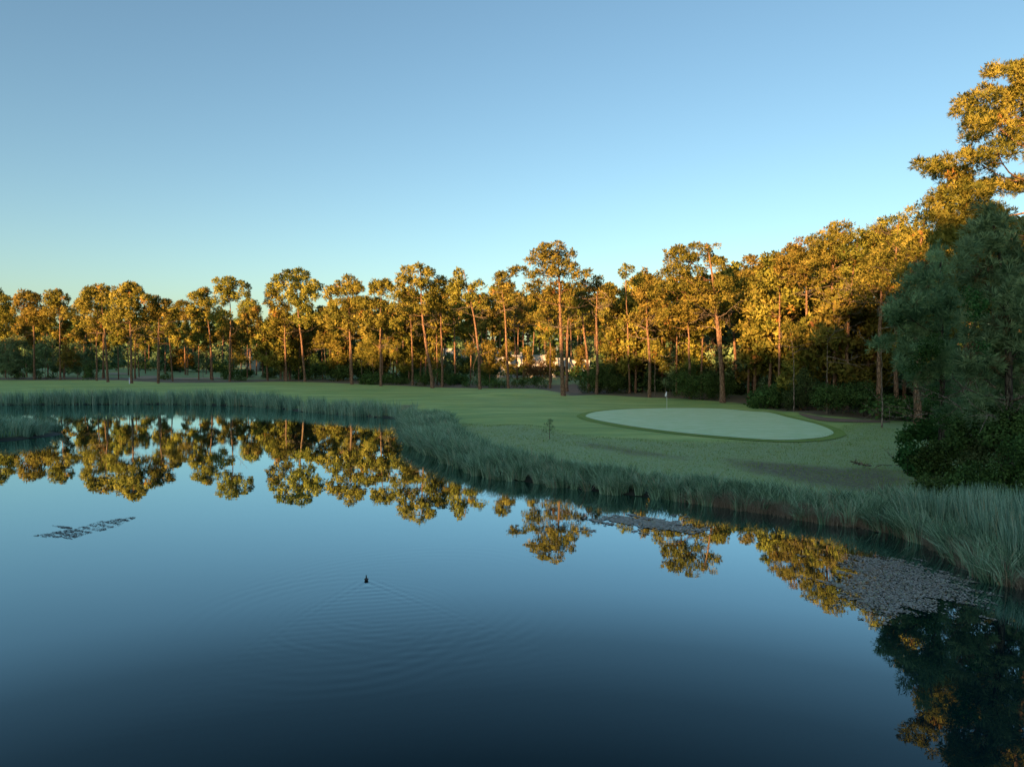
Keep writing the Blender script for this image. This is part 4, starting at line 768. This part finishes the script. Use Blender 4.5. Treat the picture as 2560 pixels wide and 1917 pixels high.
for k in range(150):
    x = -500 + 3600 * (k + rng.random()) / 150; Y = rng.uniform(340, 390); X = (x - CX) / FPX * Y; g = gz(X, Y)
    zt = CAM_H + (889 - (sky_y(x) + rng.uniform(30, 70))) / FPX * Y
    zt = min(zt, g + 27)
    for j in range(7): bl.append((X + rng.normal() * 3, Y + rng.normal() * 4, g + (zt - g - 2) * (.05 + .95 * j / 6), 5.0, 4.5, 3.4))
C, R = blob_puffs(np.array(bl), 2.4, 1.7, .4, -1); V, F, rn = needles(C, R, 10, 1, 2.4, .8)
tag(obj('far_wood', np_mesh('far_wood', V, F, M['bush'], False, {'rnd': rn})), 'dense wood closing the horizon far behind the pines', 'wood', kind='stuff')
# dark undergrowth between the trunks
def generic_bush(seed, w, h):
    bl = np.array([(rng.normal() * w * .4, rng.normal() * w * .4, h * rng.uniform(.25, .7), w * .45, w * .45, h * .38) for _ in range(6)])
    C, R = blob_puffs(bl, .5, 1.6, .6, -.8); C[:, 2] = np.maximum(C[:, 2], .1); V, F, rn = leaves(C, R, 16, .3, .12)
    return np_mesh('shrub', V, F, M['bush'], False, {'rnd': rn})
BV = [generic_bush(i, w, h) for i, (w, h) in enumerate([(3, 2.2), (4, 2.8), (2.6, 3.2), (3.5, 1.8)])]
for i in range(95):
    x = -150 + 2750 * (i + rng.random()) / 95
    p = on_ground(x, float(np.interp(x, [a for a, b in TREELINE_PX], [b for a, b in TREELINE_PX])))
    Y = p[1] + (rng.uniform(9, 30) if i % 3 else rng.uniform(40, 110)); X = (x - CX) / FPX * Y
    if 1190 < x < 1475: Y = rng.uniform(176, 215); X = (x - CX) / FPX * Y
    if x < 560 and Y < 200: Y = rng.uniform(200, 260); X = (x - CX) / FPX * Y
    o = obj('shrub', BV[int(rng.integers(4))], None, (X, Y, gz(X, Y) - .1)); o.rotation_euler = (0, 0, rng.uniform(0, 6.28)); s = rng.uniform(.8, 1.5); o.scale = (s, s, s)
    tag(o, 'dark undergrowth shrub ' + behind(x, Y < p[1] + 31), 'shrub', 'undergrowth shrubs in the wood')

YV = []
for h, w in ((6.5, 1.7), (8.0, 2.0), (5.0, 1.5), (7.2, 2.4)):
    bl = np.array([(rng.normal() * w * .5, rng.normal() * w * .5, h * (.2 + .75 * i / 9), w * (1.1 - .75 * i / 9) * .7, w * (1.1 - .75 * i / 9) * .7, h * .11) for i in range(10)])
    C, R = blob_puffs(bl, .5, 1.7, .4, -.9); V, F, rn = needles(C, R, 11, 3, .45, .09); mb = MB(); mb.tube(interp_path([(0, 0, -.3), (.1, .05, h * .5), (0, .1, h * .9)], 6), np.linspace(.09, .02, 6), 6)
    YV.append((mb.mesh('trunk', M['deadwood'], True), np_mesh('crown', V, F, M['needles_dark'], False, {'rnd': rn})))
for i in range(110):
    x = -150 + 2750 * (i + rng.random()) / 110
    p = on_ground(x, float(np.interp(x, [a for a, b in TREELINE_PX], [b for a, b in TREELINE_PX])))
    Y = p[1] + (rng.uniform(14, 40) if i % 3 else rng.uniform(40, 100))
    if 1150 < x < 1490: Y = rng.uniform(185, 230)
    if x < 700: Y = max(Y, rng.uniform(195, 260)) if x > 290 else p[1] + rng.uniform(8, 70)
    X = (x - CX) / FPX * Y; r = empty('young_pine', (X, Y, gz(X, Y))); s = rng.uniform(.8, 1.35); r.scale = (s, s, s); r.rotation_euler = (0, 0, rng.uniform(0, 6.28))
    tag(r, 'slim shaded young pine ' + behind(x, Y < p[1] + 41), 'young pine', 'young pines of the understorey')
    for nm, m_ in zip(('trunk', 'crown'), YV[int(rng.integers(4))]): obj(nm, m_, r)

# ------------------------------------------------------------------ wood on the opposite shore behind the camera: it throws the long evening shade
sd2 = np.array([math.sin(SUN_AZ), math.cos(SUN_AZ)]); pv = np.array([-sd2[1], sd2[0]])
bl = []
for k in range(260):
    t = -285 + 365 * (k + rng.random()) / 260; s = rng.uniform(95, 135); c = sd2 * s + pv * t
    h = float(np.interp(t, [-285, -70, -50, -6.5, -4, 80], [29.6, 29.6, 28.2, 28.2, 32.3, 32.3])) + rng.normal() * 1.0 + (s - 100) * .1317
    for j in range(7):
        bl.append((c[0] + rng.normal() * 1.4, c[1] + rng.normal() * 1.4, 8.5 + (h - 9.5) * (.05 + .95 * j / 6), 2.9, 2.9, 2.2))
bl = np.array(bl); C, R = blob_puffs(bl, 1.8, 1.7, .2, -1); V, F, rn = needles(C, R, 9, 1, 2.8, 1.1)
tag(obj('woodland', np_mesh('woodland', V, F, M['needles'], False, {'rnd': rn})), 'pine wood on the near shore behind the viewer', 'woodland', kind='stuff')

# ------------------------------------------------------------------ reeds
def blades(base, h, w, lean_dir, bend, spread=.25, seg=2):
    m = len(base); lv = np.linspace(0, 1, seg + 1); d = lean_dir
    side = np.stack([-np.sin(a := rng.uniform(0, 6.28, m)), np.cos(a), np.zeros(m)], 1)
    V = []
    for t in lv:
        p = base + np.stack([d[:, 0] * bend * h * t ** 1.8, d[:, 1] * bend * h * t ** 1.8, h * t * (1 - .45 * bend * t)], 1)
        ww = (w * (1 - .88 * t ** 1.5))[:, None]; V += [p - side * ww, p + side * ww]
    V = np.stack(V, 1).reshape(-1, 3); k = 2 * (seg + 1); b = np.arange(m)[:, None] * k
    F = np.concatenate([np.concatenate([b + 2 * i, b + 2 * i + 1, b + 2 * i + 3, b + 2 * i + 2], 1) for i in range(seg)])
    return V, F, seg
def band_points(n, x0, x1, y0, y1, test):
    out = []; tot = 0
    while tot < n:
        P = np.column_stack([rng.uniform(x0, x1, n * 2), rng.uniform(y0, y1, n * 2)]); P = P[test(P)]; out.append(P); tot += len(P)
        if len(P) == 0: break
    return np.concatenate(out)[:n]
def vnoise(P, s, seed=0):
    return (np.sin(P[:, 0] / s * 1.7 + seed) * np.cos(P[:, 1] / s * 1.3 + seed * 2) + np.sin((P[:, 0] + P[:, 1]) / s * .9 + seed * 3) * .6) / 1.6
def reed_bed(name, label, tuss, per, hfun, w, bend, mat, outward=.7, tr=.16):
    n = len(tuss); T = np.repeat(np.arange(n), per); m = len(T); a = rng.uniform(0, 6.28, m); rr = tr * np.sqrt(rng.random(m))
    off = np.stack([np.cos(a) * rr, np.sin(a) * rr], 1); b2 = tuss[T] + off
    g = np.maximum(hgt(tuss), -.35)[T]
    # lean: outwards from the tussock, and towards open water
    e = .5; gx_ = (shore_sd(tuss + [e, 0]) - shore_sd(tuss - [e, 0])); gy_ = (shore_sd(tuss + [0, e]) - shore_sd(tuss - [0, e]))
    wd = -unit(np.stack([gx_, gy_], 1)); tw = rng.normal(size=(n, 2)) * .6
    d = unit(off / tr * outward + wd[T] * .45 + tw[T] * .5 + rng.normal(size=(m, 2)) * .25)
    H = hfun(tuss)[T] * rng.uniform(.6, 1.1, m)
    tb = (bend * rng.uniform(.5, 1.5, n))[T] * rng.uniform(.4, 1.4, m)
    V, F, seg = blades(np.column_stack([b2, g]), H, np.full(m, w) * rng.uniform(.7, 1.3, m), d, np.clip(tb, .02, 1.0))
    rv = np.clip(.42 * rng.random(n)[T] + .58 * rng.random(m), 0, 1)
    return tag(obj(name, np_mesh(name, V, F, M[mat], False, {'rnd': np.tile(rv, seg)})), label, 'reeds', kind='stuff')
def right_width(P): return np.interp(P[:, 0], [-12, -8, -2, 5, 12, 20], [2.8, 4.3, 3.3, 2.4, 2.3, 4.2])
def in_right(P):
    s = shore_sd(P); return (s > -.35) & (s < right_width(P) + .7 * vnoise(P, 1.3, 2)) & (P[:, 0] > -12.5) & (P[:, 0] < 22) & (P[:, 1] > 12) & (poly_sd(P, SPIT) < 0) & ~((P[:, 1] > 69))
tus = band_points(1350, -13, 22, 12, 69, in_right)
reed_bed('reeds', 'bank of arching blue green reeds along the right shore below the green', tus, 52, lambda P: (1.15 + .34 * vnoise(P, 2.2, 1)) * np.interp(P[:, 0], [-12, 0, 6, 12, 16], [1.1, 1.0, .85, .85, 1.1]) * np.interp(shore_sd(P), [.3, 2.2], [1.08, .8]), .0165, .66, 'reed', .9, .20)
tall = band_points(420, 10.5, 20, 16, 26, lambda P: in_right(P) & (shore_sd(P) > .8))
reed_bed('reeds', 'stiff upright reeds thickest at the right edge of the picture', tall, 30, lambda P: 1.45 + .25 * vnoise(P, 1.7, 4), .013, .16, 'reed', .6, .2)
dry = band_points(520, 3.5, 17, 16, 31, lambda P: (np.abs(shore_sd(P) - .05) < .38))
reed_bed('dry_reeds', 'fringe of dry brown stalks at the water line on the right', dry, 24, lambda P: .70 + .22 * vnoise(P, 1.1, 3), .008, .6, 'dryreed', .9, .18)
def in_far(P):
    s = shore_sd(P); x = P[:, 0]; gap = (np.abs(x + 25.2) < .6) | (np.abs(x + 11.3) < .9)
    return (s > -.4) & (s < 2.6 + .8 * vnoise(P, 3, 5)) & (P[:, 1] > 66) & (x > -130) & (x < -10.2) & (poly_sd(P, SPIT) < 0) & ~gap
tus = band_points(1700, -130, -10, 66, 98, in_far)
reed_bed('reeds', 'long straight belt of dark reeds on the far left shore', tus, 22, lambda P: np.interp(P[:, 0], [-70, -48, -42, -30, -24, -10], [1.85, 1.85, 2.1, 1.6, 1.3, 1.45]) + .18 * vnoise(P, 4, 6), .016, .2, 'reed', .6, .3)
tus = band_points(1100, -62, -38, 48, 64, lambda P: (poly_sd(P, SPIT) > .2))
reed_bed('reeds', 'rounded reed clump on the spit at the left edge', tus, 34, lambda P: 1.18 + .3 * vnoise(P, 2.6, 8), .017, .5, 'reed', .8, .3)
# rough grass below the green
rp = band_points(22000, -12, 30, 25, 68, lambda P: (poly_sd(P, ROUGH) > -.4) & (shore_sd(P) > 2.2))
m = len(rp); a = rng.uniform(0, 6.28, m)
V, F, seg = blades(np.column_stack([rp, hgt(rp)]), rng.uniform(.05, .15, m) * (1 + .6 * np.clip(vnoise(rp, .8, 3), -1, 1)), np.full(m, .012), np.stack([np.cos(a), np.sin(a)], 1), rng.uniform(.3, .9, m), seg=2)
tag(obj('rough_grass', np_mesh('rough_grass', V, F, M['rough'], False, {'rnd': np.tile(rng.random(m), seg)})), 'tufted dewy rough grass between the reeds and the green', 'grass', kind='stuff')

# ------------------------------------------------------------------ floating leaves and weed
def mat_of_pads(name, label, poly, n, size, mat, dens_noise=.35, elong=1.0, z=.006, cat='floating plants'):
    lo, hi = poly.min(0), poly.max(0)
    def test(P):
        s = poly_sd(P, poly); f = np.clip(s / .9, -.3, 1) + .45 * vnoise(P, .22, 1) + .35 * vnoise(P, .6, 7) + .3 * vnoise(P, .09, 3); return f > dens_noise + rng.random(len(P)) * 1.0
    if mat == 'weed': test = lambda P: (poly_sd(P, poly) > 0) & (.5 + .5 * vnoise(P * [1, 2.2], .16, 2) + .3 * vnoise(P, .45, 5) > .62 * rng.random(len(P)) + .2)
    P = band_points(n, lo[0] - .2, hi[0] + .2, lo[1] - .2, hi[1] + .2, test); m = len(P)
    P = P[shore_sd(P) < -.1]; m = len(P)
    a = rng.uniform(0, 6.28, m); s = size * rng.uniform(.5, 1.4, m); k = 6; ang = np.arange(k) / k * 2 * math.pi
    V = np.zeros((m, k, 3)); tilt = rng.normal(size=(m, 2)) * .10
    for i in range(k):
        dx = np.cos(ang[i] + a) * s * elong; dy = np.sin(ang[i] + a) * s
        V[:, i, 0] = P[:, 0] + dx; V[:, i, 1] = P[:, 1] + dy; V[:, i, 2] = z + rng.uniform(0, .010, m) + s * .12 + dx * tilt[:, 0] + dy * tilt[:, 1]
    b = np.arange(m)[:, None] * k; F = np.concatenate([b + [0, 1, 2, 3], b + [0, 3, 4, 5]])
    return tag(obj(name, np_mesh(name, V.reshape(-1, 3), F, M[mat], False, {'rnd': np.tile(rng.random(m), 2)})), label, cat, kind='stuff')
def wpoly(c, pts): return np.array([at_z(*src(c, x, y), 0)[:2] for x, y in pts])
mat_of_pads('water_lilies', 'large pale raft of floating leaves at the lower right', wpoly('7', [(870, 1470), (930, 1300), (960, 1205), (1100, 1185), (1300, 1180), (1460, 1205), (1540, 1290), (1700, 1310), (1820, 1350), (1920, 1430), (2000, 1495), (1880, 1525), (1640, 1540), (1690, 1600), (1500, 1590), (1340, 1640), (1150, 1600), (1000, 1550)]), 12500, .025, 'pad', 0)
mat_of_pads('water_lilies', 'narrow pale raft of floating leaves below the middle of the right bank', wpoly('6', [(1370, 940), (1480, 912), (1620, 905), (1800, 920), (2000, 948), (2120, 985), (2210, 1005), (2120, 1028), (1950, 1020), (1750, 1002), (1550, 962)]), 5200, .036, 'pad', 0)
mat_of_pads('water_lilies', 'small streak of floating leaves close under the dry stalks', wpoly('7', [(1090, 1000), (1180, 995), (1250, 1008), (1180, 1016)]), 120, .05, 'pad', -.2)
mat_of_pads('water_weed', 'thin dark streaks of weed floating on open water at the left', wpoly('L', [(340, 1570), (480, 1545), (620, 1520), (760, 1500), (880, 1470), (1000, 1425), (1120, 1410), (1260, 1390), (1390, 1372), (1400, 1385), (1280, 1440), (1200, 1480), (1080, 1510), (900, 1550), (740, 1605), (640, 1588), (480, 1585)]), 1300, .009, 'weed', .15, 4.5)
mat_of_pads('water_weed', 'short upper streak of dark weed left of the main one', wpoly('L', [(535, 1463), (640, 1470), (755, 1478), (740, 1498), (650, 1490)]), 160, .009, 'weed', -.1, 4.5)

# ------------------------------------------------------------------ bird
bird = empty('bird', (DUCK[0], DUCK[1], 0)); tag(bird, 'small dark waterbird swimming away and trailing a V shaped wake', 'bird'); bird.scale = (.56, .56, .5); bird.rotation_euler = (0, 0, math.atan2(hd[1], hd[0]) - math.pi / 2)
mb = MB()
spine = np.array([(0, -.21, .075), (0, -.17, .06), (0, -.10, .045), (0, 0, .035), (0, .09, .04), (0, .14, .065), (0, .16, .11), (0, .158, .155), (0, .165, .19), (0, .18, .212), (0, .205, .214), (0, .222, .205)])
mb.tube(spine, [.012, .05, .085, .098, .088, .06, .036, .027, .027, .036, .031, .012], 12, True)
bo = obj('body', mb.mesh('body', M['feather'], True), bird); sub = bo.modifiers.new('sub', 'SUBSURF'); sub.levels = 1; sub.render_levels = 1
mb = MB(); mb.tube([(0, .217, .206), (0, .235, .201), (0, .262, .196)], [.013, .009, .003], 8); obj('bill', mb.mesh('bill', M['bill'], True), bird)
mb = MB()
for s in (-1, 1): mb.tube([(s * .029, .196, .221), (s * .033, .197, .222)], [.006, .004], 6)
obj('eye', mb.mesh('eye', M['glass_dark'], True), bird)
for s in (-1, 1):
    mb = MB(); mb.tube([(s * .055, .07, .075), (s * .085, .0, .08), (s * .075, -.09, .085), (s * .035, -.19, .095)], [.018, .036, .034, .006], 8, True, [.5] * 4); obj('wing', mb.mesh('wing', M['feather'], True), bird)

# ------------------------------------------------------------------ flag on the green
fb = on_ground(*src('3', 1612, 1603)); fl = empty('flagstick', fb); tag(fl, 'white golf flag on a thin pole standing in the putting green', 'golf flag')
mb = MB(); mb.tube([(0, 0, -.05), (-.01, 0, 1.0), (-.03, 0, 1.98)], [.016, .014, .012], 8); obj('pole', mb.mesh('pole', M['paint'], True), fl)
V = []; F = []; nu, nv = 7, 9
for i in range(nu):
    for j in range(nv):
        u, v = i / (nu - 1), j / (nv - 1)
        V.append((-.035 - u * .20 * (1 - .15 * v), .05 * math.sin(u * 5 + v * 3) * u, 1.95 - v * .42 * (1 - .35 * u) - u * .26 + .03 * math.sin(u * 6)))
for i in range(nu - 1):
    for j in range(nv - 1): a = i * nv + j; F.append((a, a + 1, a + nv + 1, a + nv))
fo = obj('flag', np_mesh('flag', V, F, M['cloth'], True), fl); so = fo.modifiers.new('thick', 'SOLIDIFY'); so.thickness = .004
mb = MB(); a = np.arange(16) / 16 * 2 * math.pi
mb.tube([(0, 0, .079), (0, 0, .083)], [.054, .054], 16); obj('cup', mb.mesh('cup', M['paint'], True), fl)
# white marker post
pb = on_ground(*src('1', 1117, 1239)); po = empty('marker_post', pb); tag(po, 'white marker post with a blue cap at the edge of the left fairway', 'marker post')
mb = MB(); mb.tube([(0, 0, -.1), (0, 0, .78)], [.085, .085], 12); obj('post', mb.mesh('post', M['paint'], True), po)
mb = MB(); mb.tube([(0, 0, .78), (0, 0, .90)], [.087, .087], 12); obj('band', mb.mesh('band', M['blue'], True), po)
mb = MB(); mb.tube([(0, 0, .90), (0, 0, 1.02), (0, 0, 1.06)], [.085, .085, .05], 12); obj('cap', mb.mesh('cap', M['paint'], True), po)

# ------------------------------------------------------------------ small things on the banks
sp = on_ground(*src('6', 1142, 380)); s_ = empty('pine_sapling', sp); tag(s_, 'tiny pine sapling with whorled twigs on the bank above the reeds', 'sapling')
mb = MB(); mb.tube([(0, 0, -.1), (.02, 0, .6), (.0, 0, 1.35)], [.025, .018, .008], 6); C = [(0, 0, 1.3)]
for z in (.35, .6, .85, 1.05):
    for k in range(4):
        a = rng.uniform(0, 6.28); l = .34 * (1.35 - z) + .08; e = np.array([math.cos(a) * l, math.sin(a) * l, z + .16]); mb.tube([(0.01, 0, z), e], [.008, .004], 4, False); C += [tuple(e)]
obj('stem', mb.mesh('stem', M['deadwood'], True), s_); C = np.array(C)
V, F, rn = needles(C, np.full(len(C), .08), 6, 5, .15, .008, .6); obj('crown', np_mesh('crown', V, F, M['needles_dark'], False, {'rnd': rn}), s_)
def driftwood(name, label, c, x, y, n, L, r, spread, cat):
    b = on_ground(*src(c, x, y)); root = empty(name, b); tag(root, label, cat)
    for k in range(n):
        mb = MB(); a = rng.uniform(-.5, .5) + (math.pi if rng.random() < .6 else 0)
        bare_branch(mb, (rng.normal() * spread, rng.normal() * spread * .5, .08 + rng.random() * .2), (math.cos(a), math.sin(a), rng.uniform(.02, .35)), L * rng.uniform(.5, 1), r * rng.uniform(.5, 1), 5)
        obj('branch', mb.mesh('branch', M['deadwood'], True), root)
driftwood('dead_branches', 'fallen grey branches sprawling out of the dark shrubs at the end of the track', '5b', 300, 1075, 7, 3.0, .05, .8, 'dead branches')
driftwood('brush_pile', 'small pile of weathered wood on the soil strip near the right shrubs', '7', 1110, 580, 5, .7, .05, .25, 'brush pile')
driftwood('dead_branches', 'bleached twigs lying low before the fresh green shrub', '5b', 190, 1340, 4, 1.2, .03, .4, 'dead branches')
